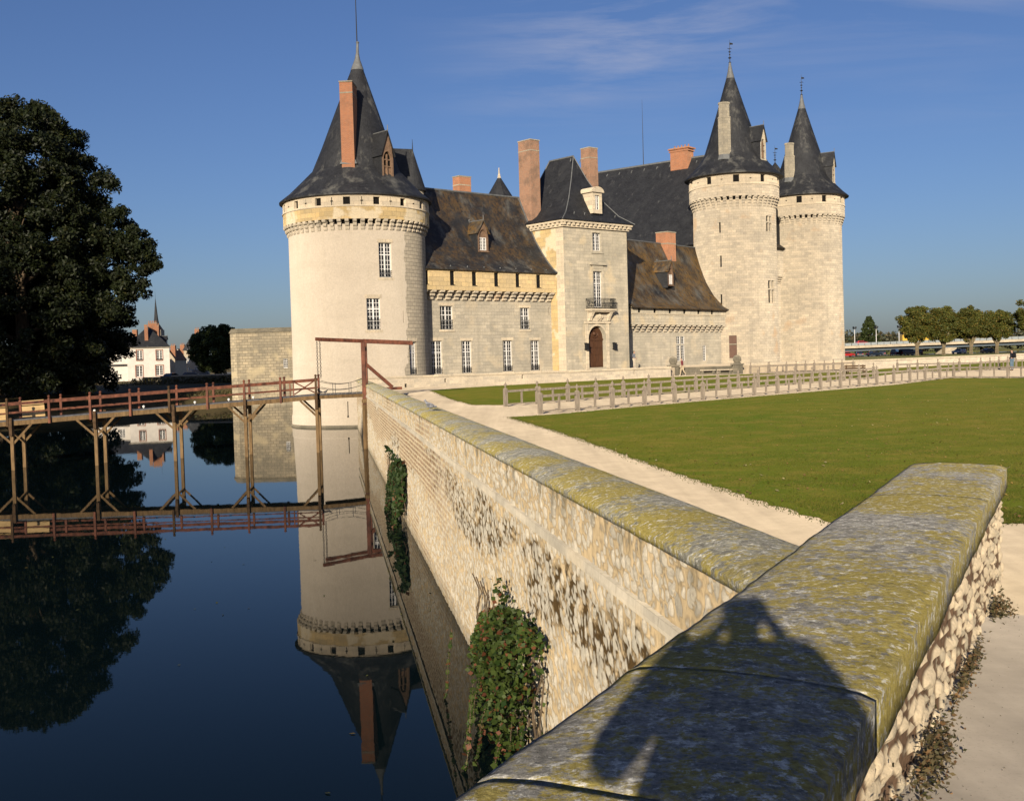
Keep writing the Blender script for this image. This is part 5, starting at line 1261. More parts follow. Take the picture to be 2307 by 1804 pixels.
def fence(label, pts):
    c = pts[len(pts)//2]; t = thing('path_fence', label, 'fence', (c[0],c[1],gz(c[1])), 0, 'wooden fences along the castle paths')
    tr, lr = MB(), MB()
    for i, (x,y) in enumerate(pts):
        j = min(i+1,len(pts)-1); k = max(i-1,0); az = math.atan2(pts[j][1]-pts[k][1], pts[j][0]-pts[k][0])
        o = bpy.data.objects.new('post', me_post); COL.objects.link(o); o.parent = t; o.location = (x-c[0], y-c[1], gz(y)-gz(c[1])); o.rotation_euler = (random.gauss(0,.012), random.gauss(0,.012), az+math.pi/2*0)
        o.scale = (1,1,random.uniform(.97,1.03))
    for (a,b) in zip(pts, pts[1:]):
        za, zb = gz(a[1]), gz(b[1]); d = Vector((b[0]-a[0],b[1]-a[1],0)).normalized()*.06; j1, j2 = random.uniform(-.012,.012), random.uniform(-.012,.012)
        tr.beam(Vector((a[0],a[1],za+.70+j1))+d, Vector((b[0],b[1],zb+.70+j2))-d, .075, .10); lr.beam(Vector((a[0],a[1],za+.10+j2))+d, Vector((b[0],b[1],zb+.10+j1))-d, .06, .06)
        o = bpy.data.objects.new('baluster', me_bal); COL.objects.link(o); o.parent = t; m_ = ((a[0]+b[0])/2,(a[1]+b[1])/2); o.location = (m_[0]-c[0], m_[1]-c[1], gz(m_[1])-gz(c[1])); o.rotation_euler = (0,0,math.atan2(d.y,d.x))
    tr.build('top_rail', M['fence'], t); lr.build('bottom_rail', M['fence'], t)
    return t
def line(a, b, n): return [(a[0]+(b[0]-a[0])*i/n, a[1]+(b[1]-a[1])*i/n) for i in range(n+1)]
na, nb = (1.1,43.4), (29.3,73.2)
fence('near fence of the lawn path, running away beside the big lawn', line(na, nb, 18)+[(30.35,71.5),(31.6,70.3),(32.2,68.0),(33.,65.8)])
fence('far fence of the lawn path, standing along the smaller castle lawn', line((-.3,50.6),(25.4,77.5),17))
fence('far fence beyond the path crossing, standing against the pale levee wall at the right', [(31.9,91.3),(33.3,90.6),(34.7,89.9),(36.2,89.3),(38.2,89.9),(39.6,91.4),(41.,92.9),(42.4,94.4),(43.8,95.9),(45.9,98.1),(47.5,99.7),(49.2,101.3)])
fence('fence of the castle path nearest the ball piers', [(21.9,101.2),(23.7,101.9),(25.4,102.0),(27.2,102.2),(29.1,102.7),(30.9,103.2)])
fence('fence behind the castle path, below the far round tower', [(24.2,103.6),(26.9,104.3),(28.7,104.7),(30.7,105.3),(32.8,106.0)])
# small timber bench by the path crossing
b_ = thing('park_bench', 'dark timber bench standing beside the path crossing', 'bench', (25.9,83.,.22), R(20))
mb = MB(); 
for k in range(3): mb.box(25.1,26.7,82.8+.14*k,82.92+.14*k,.64,.69)
mb.build('seat', M['timber_dark'], b_)
mb = MB()
for k in range(2): mb.box(25.1,26.7,83.25,83.29,.82+.16*k,.93+.16*k)
mb.build('backrest', M['timber_dark'], b_)
for x in (25.25,26.5):
    mb = MB(); mb.beam((x,82.84,.2),(x,82.84,.64),.07,.07); mb.beam((x,83.22,.2),(x,83.30,1.12),.07,.07); mb.beam((x,82.84,.4),(x,83.24,.4),.05,.05); mb.build('leg', M['timber_dark'], b_)

# ------------------------------------------------------------------ timber footbridge
BA, BB = Vector((-11.35,64.45)), Vector((-30.2,56.9))          # front edge, right end and left end
bd = (BB-BA).normalized(); BL = (BB-BA).length; cv = Vector((-.16,1.75))
def zdeck(s): return .56-.0455*s
def BP(s, c, z): p = BA+bd*s+cv*c; return (p.x, p.y, z)
FB = thing('footbridge', 'sloping timber footbridge on trestles with red brown railings across the moat', 'bridge', (*(BA+bd*9),ZW))
mb = MB(); n = 26
for i in range(n):
    a, b = BL*i/n, BL*(i+1)/n
    for (c0,c1) in ((-.05,1.05),):
        za, zb = zdeck(a), zdeck(b)
        mb.add([BP(a,c0,za),BP(b,c0,zb),BP(b,c1,zb),BP(a,c1,za)]); mb.add([BP(a,c0,za-.07),BP(b,c0,zb-.07),BP(b,c0,zb),BP(a,c0,za)]); mb.add([BP(a,c0,za-.07),BP(b,c0,zb-.07),BP(b,c1,zb-.07),BP(a,c1,za-.07)]); mb.add([BP(a,c1,za-.07),BP(b,c1,zb-.07),BP(b,c1,zb),BP(a,c1,za)])
mb.build('deck', M['deck'], FB)
for c in (.0,1.):
    mb = MB(); mb.beam(BP(0,c,zdeck(0)-.19), BP(BL,c,zdeck(BL)-.19), .16, .235); mb.build('beam', M['timber'], FB)
tres = [0.05, 4.15, 8.05, 12.15, 16.3]
for s in tres:
    for c in (.0,1.):
        o = -.10 if c == 0 else .10
        zt_ = zdeck(s)-.31
        mb = MB(); mb.beam(BP(s,c,ZW-.8), BP(s,c,zt_), .17, .17); mb.beam(BP(s,c+o,zt_-.55), BP(s,c+o*.8,zdeck(s)+.1), .15, .15, m=1); mb.build('trestle_post', [M['timber'], M['timber_dark']], FB)
        for sg in (-1,1):
            if s < 1 and sg < 0: continue
            mb = MB(); mb.beam(BP(s+sg*.04,c,zt_-.95), BP(s+sg*.95,c,zdeck(s+sg)-.30), .09, .11); mb.build('brace', M['timber'], FB)
    mb = MB(); mb.beam(BP(s,-.15,zdeck(s)-.42), BP(s,1.15,zdeck(s)-.42), .16, .2); mb.build('crossbeam', M['timber_dark'], FB)
rails = [.05+2.05*i for i in range(10)]
for c in (-.08,1.08):
    for i, s in enumerate(rails):
        mb = MB(); big = i % 2 == 0
        mb.beam(BP(s,c,zdeck(s)-.34), BP(s,c,zdeck(s)+.98), .12, .12); mb.lathe([(.05,zdeck(s)+.97),(.045,zdeck(s)+1.02),(.08,zdeck(s)+1.07),(.06,zdeck(s)+1.14),(0,zdeck(s)+1.17)], *BP(s,c,0)[:2], 8); mb.build('railing_post', M['timber_dark'] if (big and i % 4 == 0 and c<0) else M['redwood'], FB)
    mb = MB(); mb.beam(BP(.1,c,zdeck(.1)+.83), BP(BL,c,zdeck(BL)+.83), .07, .16); mb.build('top_rail', M['redwood'], FB)
    mb = MB(); mb.beam(BP(.1,c,zdeck(.1)+.36), BP(BL,c,zdeck(BL)+.36), .05, .075); mb.build('middle_rail', M['redwood'], FB)
mb = MB()                                                # crossed gate panel at the drawbridge end
for a,b in (((.12,.1),(1.3,.8)),((.12,.8),(1.3,.1))): mb.beam(BP(a[0],-.08,zdeck(a[0])+a[1]), BP(b[0],-.08,zdeck(b[0])+b[1]), .05, .07)
for s in (1.35,1.55): mb.beam(BP(s,-.08,zdeck(s)), BP(s,-.08,zdeck(s)+.9), .06,.06)
mb.build('cross_panel', M['redwood'], FB)
for s0, s1 in ((15.2,16.35),(16.4,BL)):                    # new planks nailed on the left end
    for k in range(3):
        mb = MB(); z = .02+.32*k; mb.beam(BP(s0+.02*k,-.04 if s0 > 16.38 else 1.02,zdeck(s0)+z+.15), BP(s1,-.04 if s0 > 16.38 else 1.02,zdeck(s1)+z+.15), .03, .29 if k < 2 else .24, up=(0,0,1)); mb.build('plank', M['plank'], FB)
for s in (3.9,5.3,7.2,10.,12.6):
    p = BP(s,.9,zdeck(s)); mb = MB(); mb.ball((p[0],p[1],p[2]+.09),.075,6); mb.tube([(p[0],p[1],p[2]),(p[0],p[1],p[2]+.06)],.03,5); mb.build('deck_lamp', M['paint'], FB)

# drawbridge with its lifting beams
DB = thing('drawbridge', 'small raised-beam drawbridge of red brown timber between the footbridge and the moat wall', 'drawbridge', (-9.,66.2,ZW))
DA, DE = Vector((-11.3,64.55)), Vector((-8.82,66.2)); dd = (DE-DA).normalized(); DL = (DE-DA).length; cd = Vector((-.125,1.75))
def DP(s, c, z): p = DA+dd*s+cd*c; return (p.x,p.y,z)
mb = MB()
for k in range(12):
    a, b = .05+(DL-.1)*k/12, .05+(DL-.1)*(k+.92)/12
    mb.add([DP(a,0,.55),DP(b,0,.55),DP(b,1,.55),DP(a,1,.55)]); mb.add([DP(a,0,.48),DP(b,0,.48),DP(b,0,.55),DP(a,0,.55)])
mb.add([DP(0,0,.47),DP(DL,0,.47),DP(DL,1,.47),DP(0,1,.47)]); mb.build('deck', M['deck'], DB)
for c in (.02,.98):
    mb = MB(); mb.beam(DP(.05,c,.37), DP(DL,c,.37), .14, .2); mb.build('beam', M['timber'], DB)
    gp_ = DP(DL,c,0)
    mb = MB(); mb.beam((gp_[0],gp_[1],-.2),(gp_[0],gp_[1],3.52),.24,.24); mb.build('gantry_post', M['redwood'], DB)
    mb = MB(); mb.beam((gp_[0]-.02,gp_[1]-.02,ZW-.8),(gp_[0],gp_[1],-.2),.22,.22); mb.ball((gp_[0],gp_[1]-.02,.02),.19,6); mb.build('foot_post', M['timber'], DB)
    # lifting beam and chain
    q0 = DP(-.05,c,3.77); q1 = DP(DL+2.95,c,3.43)
    q0 = (q0[0],q0[1],3.77); p1 = Vector((gp_[0]+2.85, gp_[1]+.9)); mb = MB(); mb.beam(q0,(gp_[0],gp_[1],3.62),.17,.19); mb.beam((gp_[0],gp_[1],3.62),(p1.x,p1.y,3.44),.20,.23); mb.build('lifting_beam', M['redwood'], DB)
    mb = MB(); z = 3.66
    k = 0
    while z > 1.5:
        x, y = q0[0]+.06, q0[1]; r_ = .045
        mb.tube([(x+(r_*math.cos(t) if k%2 else 0), y+(0 if k%2 else r_*math.cos(t)), z-.06+.075*math.sin(t)) for t in np.linspace(0,2*math.pi,9)], .014, 4, cap=False); z -= .115; k += 1
    mb.build('chain', M['iron'], DB)
    if c < .5:
        mb = MB(); bx = Vector((gp_[0]+1.62, gp_[1]+.55)); mb.beam((gp_[0],gp_[1],2.35),(bx.x,bx.y,.80),.17,.19); mb.build('strut', M['redwood'], DB)
        mb = MB(); mb.beam((gp_[0]+.95,gp_[1]+.3,.72),(gp_[0]+2.15,gp_[1]+.75,.72),.3,.16); mb.beam((bx.x-.2,bx.y,.0),(bx.x-.2,bx.y,.64),.3,.3); mb.build('strut_foot', M['redwood'], DB)
    # slack chains of the railing
    for zz, sag in ((1.32,.28),(.92,.22)):
        mb = MB(); mb.tube([DP(DL*f,c,zz+ (.12*f)-sag*4*f*(1-f)) for f in np.linspace(0,1,15)], .014, 5, cap=False); mb.build('chain', M['iron'], DB)
    for f in (.31,.66):
        mb = MB(); p = DP(DL*f,c,0); mb.tube([(p[0],p[1],.5),(p[0],p[1],1.15)], .018, 5); mb.build('chain_stanchion', M['iron'], DB)

# ------------------------------------------------------------------ pigeons
def pigeon(label, loc, az, sc_, tone):
    t = thing('pigeon', label, 'bird', loc, R(az), 'pigeons on the wall and bridge')
    mb = MB(); X = lambda x,y,z: (loc[0]+(x*math.cos(R(az))-y*math.sin(R(az)))*sc_, loc[1]+(x*math.sin(R(az))+y*math.cos(R(az)))*sc_, loc[2]+z*sc_)
    st = [(-.17,.085,.006,.02),(-.10,.088,.028,.022),(-.04,.10,.05,.052),(.03,.115,.058,.062),(.08,.14,.045,.05),(.105,.18,.03,.032),(.125,.215,.028,.03),(.15,.215,.018,.018),(.175,.205,.004,.004)]
    rings = [[X(x, w_*math.cos(a), z+h_*math.sin(a)) for a in np.linspace(0,2*math.pi,10)[:-1]] for x,z,w_,h_ in st]
    for a_, b_ in zip(rings, rings[1:]):
        for k in range(9): mb.add([a_[k],a_[(k+1)%9],b_[(k+1)%9],b_[k]], smooth=True)
    mb.add(rings[0])
    for s in (-.02,.02): mb.tube([X(.01,s,.07),X(.015,s,.0),X(.045,s,.003)], .005*sc_, 4)
    mb.build('body', tone, t, merge=True)
    wb = MB()
    for s in (-1,1): wb.add([X(.07,s*.05,.15),X(.02,s*.066,.10),X(-.12,s*.03,.075),X(-.13,s*.015,.095),X(-.02,s*.045,.15)])
    wb.build('wing', M['deck'], t)
M['pigeon_grey'] = plain('pigeon grey', (.30,.31,.34), .7, .4, 20); M['pigeon_dark'] = plain('pigeon dark', (.05,.05,.06), .6, .3, 20)
q = MW(28.2,2.62,1.045); pigeon('grey and white pigeon sitting on the moat wall coping', q, 150, 1.15, M['pigeon_grey'])
q = DP(.12,.1,.55); pigeon('dark pigeon at the footbridge end of the drawbridge, facing left', q, 200, 1.2, M['pigeon_dark'])
q = DP(.42,.15,.55); pigeon('dark pigeon on the drawbridge boards beside the first, facing right', q, 30, 1.1, M['pigeon_dark'])

# ------------------------------------------------------------------ people
def skin(name, chains, mat, parent=None, sub=2, root=0, extra=None):
    """chains: list of [(x,y,z,r)..]; points that coincide are welded"""
    vs, es, rd = [], [], []; idx = {}
    for ch_ in chains:
        prev = None
        for x,y,z,*r_ in ch_:
            k = (round(x,4),round(y,4),round(z,4))
            if k not in idx:
                idx[k] = len(vs); vs.append((x,y,z)); rd.append(r_)
            i = idx[k]
            if prev is not None and prev != i: es.append((prev,i))
            prev = i
    me = bpy.data.meshes.new(name); me.from_pydata(vs, es, []); o = bpy.data.objects.new(name, me); COL.objects.link(o)
    if parent is not None: o.parent = parent
    m = o.modifiers.new('Skin', 'SKIN'); m.use_smooth_shade = True; m.branch_smoothing = .3
    if not me.skin_vertices: me.skin_vertices.new()
    for i, r_ in enumerate(rd):
        sv = me.skin_vertices[0].data[i]; sv.radius = (r_[0], r_[1] if len(r_) > 1 else r_[0]); sv.use_root = i == root
    s = o.modifiers.new('Sub', 'SUBSURF'); s.levels = sub; s.render_levels = sub
    me.materials.append(mat); return o
M['flesh'] = plain('skin', (.45,.27,.19), .6, .08, 8); M['hair'] = plain('dark hair', (.025,.018,.012), .6, .3, 12)
def cloth(n, c): 
    if n not in M: M[n] = plain(n, c, .85, .2, 9, .1)
    return M[n]
def person(label, loc, az, H_, top, legs, shoes, pose, rucksack=False, name='person', bulk=1., coat=1., head_bulk=1., hair='hair'):
    """figure facing local -y turned by az; pose gives joint positions in units of the body height"""
    t = thing(name, label, 'person', loc, R(az)); k = H_
    P = dict(pel=(0,0,.53), hL=(-.055,0,.505), hR=(.055,0,.505), kL=(-.06,-.01,.285), kR=(.06,-.01,.285), aL=(-.06,.012,.045), aR=(.06,.012,.045), tL=(-.065,-.09,.018), tR=(.065,-.09,.018),
             sp=(0,.005,.63), ch=(0,.008,.74), nk=(0,.0,.83), hd=(0,-.012,.915), tp=(0,-.005,.965), sL=(-.105,.005,.805), sR=(.105,.005,.805), eL=(-.135,.02,.645), eR=(.135,.02,.645), wL=(-.145,-.03,.505), wR=(.145,-.03,.505))
    P.update(pose)
    p = lambda n,*r_: (P[n][0]*k, P[n][1]*k, P[n][2]*k, *[x*k for x in r_])
    md = lambda a,b,f,*r_: (*[ (P[a][i]+(P[b][i]-P[a][i])*f)*k for i in range(3)], *[x*k for x in r_])
    body = [[p('pel',.07,.058),p('sp',.062,.05),p('ch',.075,.055),p('nk',.03),p('hd',.044,.052),p('tp',.036,.043)]]
    for s in 'LR':
        body.append([p('pel',.07,.058),p('h'+s,.052),md('h'+s,'k'+s,.5,.044),p('k'+s,.033),md('k'+s,'a'+s,.35,.034),p('a'+s,.021),p('t'+s,.02,.014)])
        body.append([p('ch',.075,.055),p('s'+s,.036),md('s'+s,'e'+s,.5,.028),p('e'+s,.023),md('e'+s,'w'+s,.35,.022),p('w'+s,.015)])
        # palm and fingers
        w_, e_ = Vector(P['w'+s]), Vector(P['e'+s]); d = (w_-e_).normalized(); sd_ = d.cross(Vector((0,1,.2))).normalized(); fw = sd_.cross(d)
        palm = w_+d*.035
        body.append([p('w'+s,.015), tuple(palm*k)+(.017*k,.011*k)])
        for j in range(4):
            o_ = sd_*(j-1.5)*.0085; a1 = palm+o_+d*.018; a2 = a1+d*(.022-abs(j-1.4)*.003)+fw*.008; a3 = a2+d*.013+fw*.014
            body.append([tuple(palm*k)+(.017*k,.011*k), tuple(a1*k)+(.0052*k,), tuple(a2*k)+(.0048*k,), tuple(a3*k)+(.0042*k,)])
        th = w_+d*.02-sd_*.016; body.append([tuple(palm*k)+(.017*k,.011*k), tuple(th*k)+(.0062*k,), tuple((th+d*.028-sd_*.008+fw*.008)*k)+(.005*k,)])
    skin('body', body, M['flesh'], t)
    b_ = bulk
    g = [[p('pel',.084*b_*(1+(coat-1)*.5),.07*b_),p('sp',.076*b_*(1+(coat-1)*.55),.062*b_),p('ch',.088*b_,.066*b_),md('ch','nk',.75,.048*b_*head_bulk**2,.042*b_)]]
    for s in 'LR': g.append([p('ch',.088*b_,.066*b_),p('s'+s,.046*b_),md('s'+s,'e'+s,.5,.037*b_),p('e'+s,.031*b_),md('e'+s,'w'+s,.9,.024*b_)])
    skin('jacket', g, top, t)
    g = []
    for s in 'LR': g.append([p('pel',.08,.066),p('h'+s,.06),md('h'+s,'k'+s,.5,.05),p('k'+s,.041),md('k'+s,'a'+s,.95,.031)])
    skin('trousers', g, legs, t)
    for s in 'LR': skin('shoe', [[(P['a'+s][0]*k,P['a'+s][1]*k+.01*k,P['a'+s][2]*k-.01*k,.026*k,.026*k),(P['t'+s][0]*k,P['t'+s][1]*k,P['t'+s][2]*k+.004*k,.025*k,.017*k)]], shoes, t, 1)
    hd = Vector(P['hd']); f_ = (Vector(P['hd'])-Vector(P['nk'])); 
    skin('hair', [[tuple((hd+Vector((0,.018,-.012)))*k)+(.043*k*head_bulk,.048*k*head_bulk), tuple((hd+Vector((0,.012,.034)))*k)+(.045*k*head_bulk,.052*k*head_bulk), tuple((hd+Vector((0,.0,.055)))*k)+(.036*k*head_bulk,.042*k*head_bulk)]], M[hair], t, 1)
    fm = MB()                                             # face: eyes, nose, mouth
    X = lambda x,y,z: tuple(t.matrix_basis @ Vector(((hd.x+x)*k,(hd.y+y)*k,(hd.z+z)*k)))
    for s in (-.017,.017): fm.ball(X(s,-.046,.006), .0065*k, 6, m=1)
    fm.add([X(-.007,-.05,-.012),X(.007,-.05,-.012),X(0,-.064,-.013)]); fm.add([X(-.007,-.05,-.012),X(0,-.064,-.013),X(0,-.05,.008)]); fm.add([X(.007,-.05,-.012),X(0,-.064,-.013),X(0,-.05,.008)])
    fm.add([X(-.013,-.05,-.027),X(.013,-.05,-.027),X(.012,-.05,-.031),X(-.012,-.05,-.031)], m=2)
    fm.build('face', [M['flesh'], M['hair'], M['shutter']], t)
    if rucksack:
        mb = MB(); bm_ = [(x,y,z) for x in (-.085,.085) for y in (.07,.15) for z in (.60,.83)]
        rr = [(x*k,y*k,z*k) for x,y,z in bm_]; T_ = t.matrix_basis
        mb.lathe([(.0,.58*k),(.075*k,.585*k),(.088*k,.63*k),(.085*k,.78*k),(.05*k,.83*k),(0,.835*k)], 0, .105*k, 14)
        mb.v = [tuple(T_ @ Vector(v)) for v in mb.v]; mb.build('rucksack', cloth('black rucksack', (.015,.015,.018)), t)
    return t
person('person in a grey jacket and pale trousers standing by the gatehouse drainpipe', (*CF(22.9,-2.9,0)[:2],1.06), 60, 1.72, cloth('grey jacket',(.17,.18,.21)), cloth('pale trousers',(.55,.48,.38)), cloth('light shoes',(.5,.48,.45)),
       dict(wL=(-.05,-.10,.56), wR=(.05,-.10,.56), eL=(-.13,.03,.66), eR=(.13,.03,.66)))
person('person in dark red top and beige trousers walking past the white wall end', (16.05,103.6,.27), -75, 1.72, cloth('maroon top',(.17,.045,.05)), cloth('beige trousers',(.50,.41,.28)), cloth('white shoes',(.6,.58,.55)),
       dict(kL=(-.055,-.075,.29), aL=(-.055,-.10,.05), tL=(-.055,-.19,.035), kR=(.055,.03,.285), aR=(.055,.16,.075), tR=(.06,.09,.02), eL=(-.13,.06,.65), wL=(-.14,.08,.52), eR=(.13,-.03,.65), wR=(.12,-.10,.545), sp=(0,-.005,.63), ch=(0,-.02,.74), nk=(0,-.04,.83), hd=(0,-.065,.91), tp=(0,-.06,.958), sL=(-.10,-.01,.80), sR=(.10,-.03,.80)))
person('person with black rucksack, dark jacket and jeans on the path, far right', (40.15,88.6,gz(88.6)), 215, 1.74, cloth('navy jacket',(.02,.02,.028)), cloth('blue jeans',(.13,.19,.25)), cloth('dark shoes',(.03,.03,.03)),
       dict(wL=(-.07,-.11,.62), eL=(-.14,.0,.66), wR=(.14,-.05,.52), kR=(.05,-.03,.285)), rucksack=True)
# the photographer whose shadow falls on the coping, standing just behind the camera; coat and head widened to fill out that shadow
ph_ = person('photographer standing behind the bridge wall with raised elbows, holding a camera', (-.08,-.22,.71), 180-12, 1.93, cloth('dark coat',(.04,.04,.05)), cloth('dark trousers',(.05,.05,.06)), cloth('dark shoes',(.03,.03,.03)),
       dict(sL=(-.122,.01,.825), sR=(.122,.01,.825), eL=(-.205,-.02,.645), eR=(.205,-.03,.655), wL=(-.066,-.075,.872), wR=(.046,-.075,.872), hd=(0,.0,.912), tp=(0,.005,.965)), bulk=1.32, coat=2.35, head_bulk=1.38)
mb = MB(); mb.ball(tuple(ph_.matrix_basis @ Vector((-.125*1.93,-.01,.70*1.93))), .15, 10, sz=1.2); mb.build('shadow_filler', cloth('dark coat',(.04,.04,.05)), ph_)  # ball added between arm and body to close a gap in the shadow
# ------------------------------------------------------------------ trees
def tree(name, label, base, trunk_h, tr, limbs, clumps, n_per, size, mat, bark, group=None, cat='tree', asp=.6, droop=0., csig=.45, lrad=.5):
    """clumps: [(x,y,z,r)] relative to base; limbs: list of polylines with radii"""
    t = thing(name, label, cat, base, 0, group); b = Vector(base)
    mb = MB(); 
    for pts, rad in limbs: mb.tube([tuple(b+Vector(p)) for p in pts], rad, 8)
    mb.build('trunk', M[bark], t)
    P = []
    for (x,y,z,r) in clumps:
        k = max(4, int(n_per*r**1.6)); q = rng.normal(size=(k,3)); q /= np.linalg.norm(q,axis=1)[:,None]; q *= (rng.random(k)**.45)[:,None]*r
        q[:,2] *= .72; P.append(q+np.array((x,y,z)))
    leaf_cloud('crown', np.concatenate(P), size, M[mat], t, asp, droop)
    return t
def interp(x, xs, ys): return float(np.interp(x, xs, ys))
# tall dark swamp cypress on the town bank, many stemmed, foliage down to the ground
def cypress(label, base, hz, hr, nclump, seed, lobes=(), mat='leaf_dark', n_per=150, size=.46):
    rr = random.Random(seed); cl = []
    for i in range(nclump):
        z = hz[-1]*(rr.random()**.9); a = rr.uniform(0,2*math.pi); rm = interp(z, hz, hr); r = rm*math.sqrt(rr.uniform(.30,1.))*(1+.13*mnoise.noise((a*1.5,z*.25,seed)))
        cl.append((r*math.cos(a), r*math.sin(a), z+.8, rr.uniform(.8,1.9)*(1. if z < hz[-1]*.85 else .75)))
    for (x,y,z,R_,n_) in lobes:
        for i in range(n_):
            v = Vector((rr.gauss(0,1),rr.gauss(0,1),rr.gauss(0,.7))).normalized()*R_*rr.random()**.4; cl.append((x+v.x,y+v.y,z+v.z,rr.uniform(.6,1.2)))
    limbs = [([(0,0,-1),(0.2,0,6),(-.2,.3,hz[-1]*.55),(0,0,hz[-1]*.92)],[1.1,.8,.5,.12])]
    for i in range(16):
        a = rr.uniform(0,2*math.pi); z = hz[-1]*rr.uniform(.12,.8); rm = interp(z, hz, hr)*.85
        limbs.append(([(0,0,z*.85),(rm*.5*math.cos(a),rm*.5*math.sin(a),z+.3),(rm*math.cos(a),rm*math.sin(a),z+1.2)],[.28,.18,.06]))
    return tree('cypress_tree', label, base, 0, 0, limbs, cl, n_per, size, mat, 'bark', 'tall dark trees on the town bank', asp=.45, droop=.6)
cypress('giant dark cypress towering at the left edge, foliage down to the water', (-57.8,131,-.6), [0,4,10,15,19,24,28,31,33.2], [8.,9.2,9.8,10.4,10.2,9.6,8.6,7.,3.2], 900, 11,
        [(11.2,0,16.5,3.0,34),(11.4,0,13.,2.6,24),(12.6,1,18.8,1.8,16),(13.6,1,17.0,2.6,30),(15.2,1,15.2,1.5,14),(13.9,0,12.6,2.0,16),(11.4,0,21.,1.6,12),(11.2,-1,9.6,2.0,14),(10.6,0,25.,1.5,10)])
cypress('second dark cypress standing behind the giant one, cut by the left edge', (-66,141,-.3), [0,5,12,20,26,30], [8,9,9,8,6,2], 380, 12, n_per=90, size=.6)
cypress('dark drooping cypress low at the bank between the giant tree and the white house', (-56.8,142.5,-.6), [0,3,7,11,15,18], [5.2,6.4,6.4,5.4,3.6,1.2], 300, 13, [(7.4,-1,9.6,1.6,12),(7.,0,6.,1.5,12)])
for i, (x,y,h) in enumerate(((-75,74,31),(-67.5,66,30),(-72,60,27),(-86,82,33))):
    cypress(['tall bank tree out of sight to the left, second from the bridge head','tall bank tree out of sight to the left, third nearest the bridge','tall bank tree out of sight to the left, nearest the bridge','tallest bank tree out of sight, farthest from the bridge'][i], (x,y,-.5), [0,4,10,18,25,h], [6,7,7.5,7,5,1.5], 130, 20+i, n_per=30, size=.8)
# round tree by the quay
rr = random.Random(5); cl = []
for i in range(230):
    v = Vector((rr.gauss(0,1),rr.gauss(0,1),rr.gauss(0,1))).normalized(); f = rr.uniform(.5,1.); cl.append((v.x*4.5*f, v.y*4.5*f, 5.3+v.z*4.5*f, rr.uniform(.7,1.2)))
tree('round_tree', 'dense round green tree beside the bastion, beyond the moat', (-54.2,203,.3), 0, 0, [([(0,0,-.3),(0,.1,2.2),(.1,0,5.5)],[.3,.24,.1]),([(0,0,2.),(1.6,.2,4.8)],[.16,.05]),([(0,0,2.),(-1.7,.4,4.6)],[.16,.05])], cl, 190, .42, 'leaf_bush', 'bark')
# pollarded planes along the river road
def plane(label, base, h, w_, seed, mat='leaf_autumn'):
    rr = random.Random(seed); cl = []
    for i in range(150):
        v = Vector((rr.gauss(0,1),rr.gauss(0,1),rr.gauss(0,1))).normalized(); f = rr.uniform(.45,.90); hz_ = (h-3.2)/2
        k = 1+.16*mnoise.noise((v.x*2,v.y*2,v.z*2+seed)); cl.append((v.x*w_*f*k, v.y*w_*f*k, 3.3+hz_+v.z*hz_*f*k, rr.uniform(.8,1.35)))
    limbs = [([(0,0,-.3),(rr.uniform(-.1,.1),0,1.6),(rr.uniform(-.15,.15),0,2.9)],[.50,.38,.42])]
    for i in range(6):
        a = i*1.05+rr.random(); limbs.append(([(0,0,2.5),(.8*math.cos(a),.8*math.sin(a),3.9),(1.9*math.cos(a),1.9*math.sin(a),6.3)],[.28,.2,.06]))
    return tree('plane_tree', label, base, 0, 0, limbs, cl, 190, .40, mat, 'bark_pale', 'pollarded trees along the river road')
for i, (x,y,h,w_,lb) in enumerate(((101.1,275,12.9,4.9,'leftmost pollarded plane in the row, with yellow leaves at its foot'),(108.,276,12.7,4.8,'second pollarded plane from the left, in front of the viaduct pier'),(115.3,277,12.6,4.9,'third pollarded plane, the broadest crown of the row'),(122.2,278,11.6,4.5,'fourth pollarded plane from the left, lower and darker'),(129.3,272,15.,5.6,'tallest pollarded plane, russet topped and cut by the right edge'))):
    plane(lb, (x,y,-.1), h, w_, 40+i, 'leaf_autumn')
# distant woods beyond the river
P = []
for i in range(1100):
    x = rng.uniform(60,420); y = 560+rng.uniform(-15,60); h = 9.5+4*mnoise.noise((x*.03,1,0))+3*mnoise.noise((x*.11,5,0)); r = 3.0
    q = rng.normal(size=(34,3)); q /= np.linalg.norm(q,axis=1)[:,None]; q *= r*(rng.random(34)**.4)[:,None]; P.append(q+np.array((x,y,max(0.,(h-2)*rng.random()**.7)+1)))
tag(leaf_cloud('distant_wood', np.concatenate(P), 1.7, M['leaf_far']), kind='stuff')
P = []
for i in range(400):
    x = rng.uniform(-420,-20); y = 640+rng.uniform(-25,60); r = 3.
    q = rng.normal(size=(24,3)); q /= np.linalg.norm(q,axis=1)[:,None]; q *= r*(rng.random(24)**.4)[:,None]; P.append(q+np.array((x,y,max(1.5,6*rng.random())+1)))
tag(leaf_cloud('distant_wood', np.concatenate(P), 1.7, M['leaf_far']), kind='stuff')
def conifer(label, base, h, w_, seed):
    rr = random.Random(seed); cl = []
    for i in range(200):
        z = h*(.05+.93*rr.random()); rm = w_*(1-z/h)**.85; a = rr.uniform(0,6.28); f = math.sqrt(rr.uniform(.2,1)); cl.append((rm*f*math.cos(a),rm*f*math.sin(a),z,rr.uniform(.5,1.2)*(1.2-z/h*.6)))
    return tree('conifer', label, base, 0, 0, [([(0,0,-.3),(0,0,h*.9)],[.4,.05])], cl, 90, .8, 'leaf_bush', 'bark', 'conifers beyond the viaduct')
conifer('broad dark conifer beyond the viaduct, left of the plane trees', (139.5,430,.2), 15., 6.2, 3)
conifer('small slim conifer beyond the viaduct, next to the keep tower', (119,430,.2), 12., 3., 4)

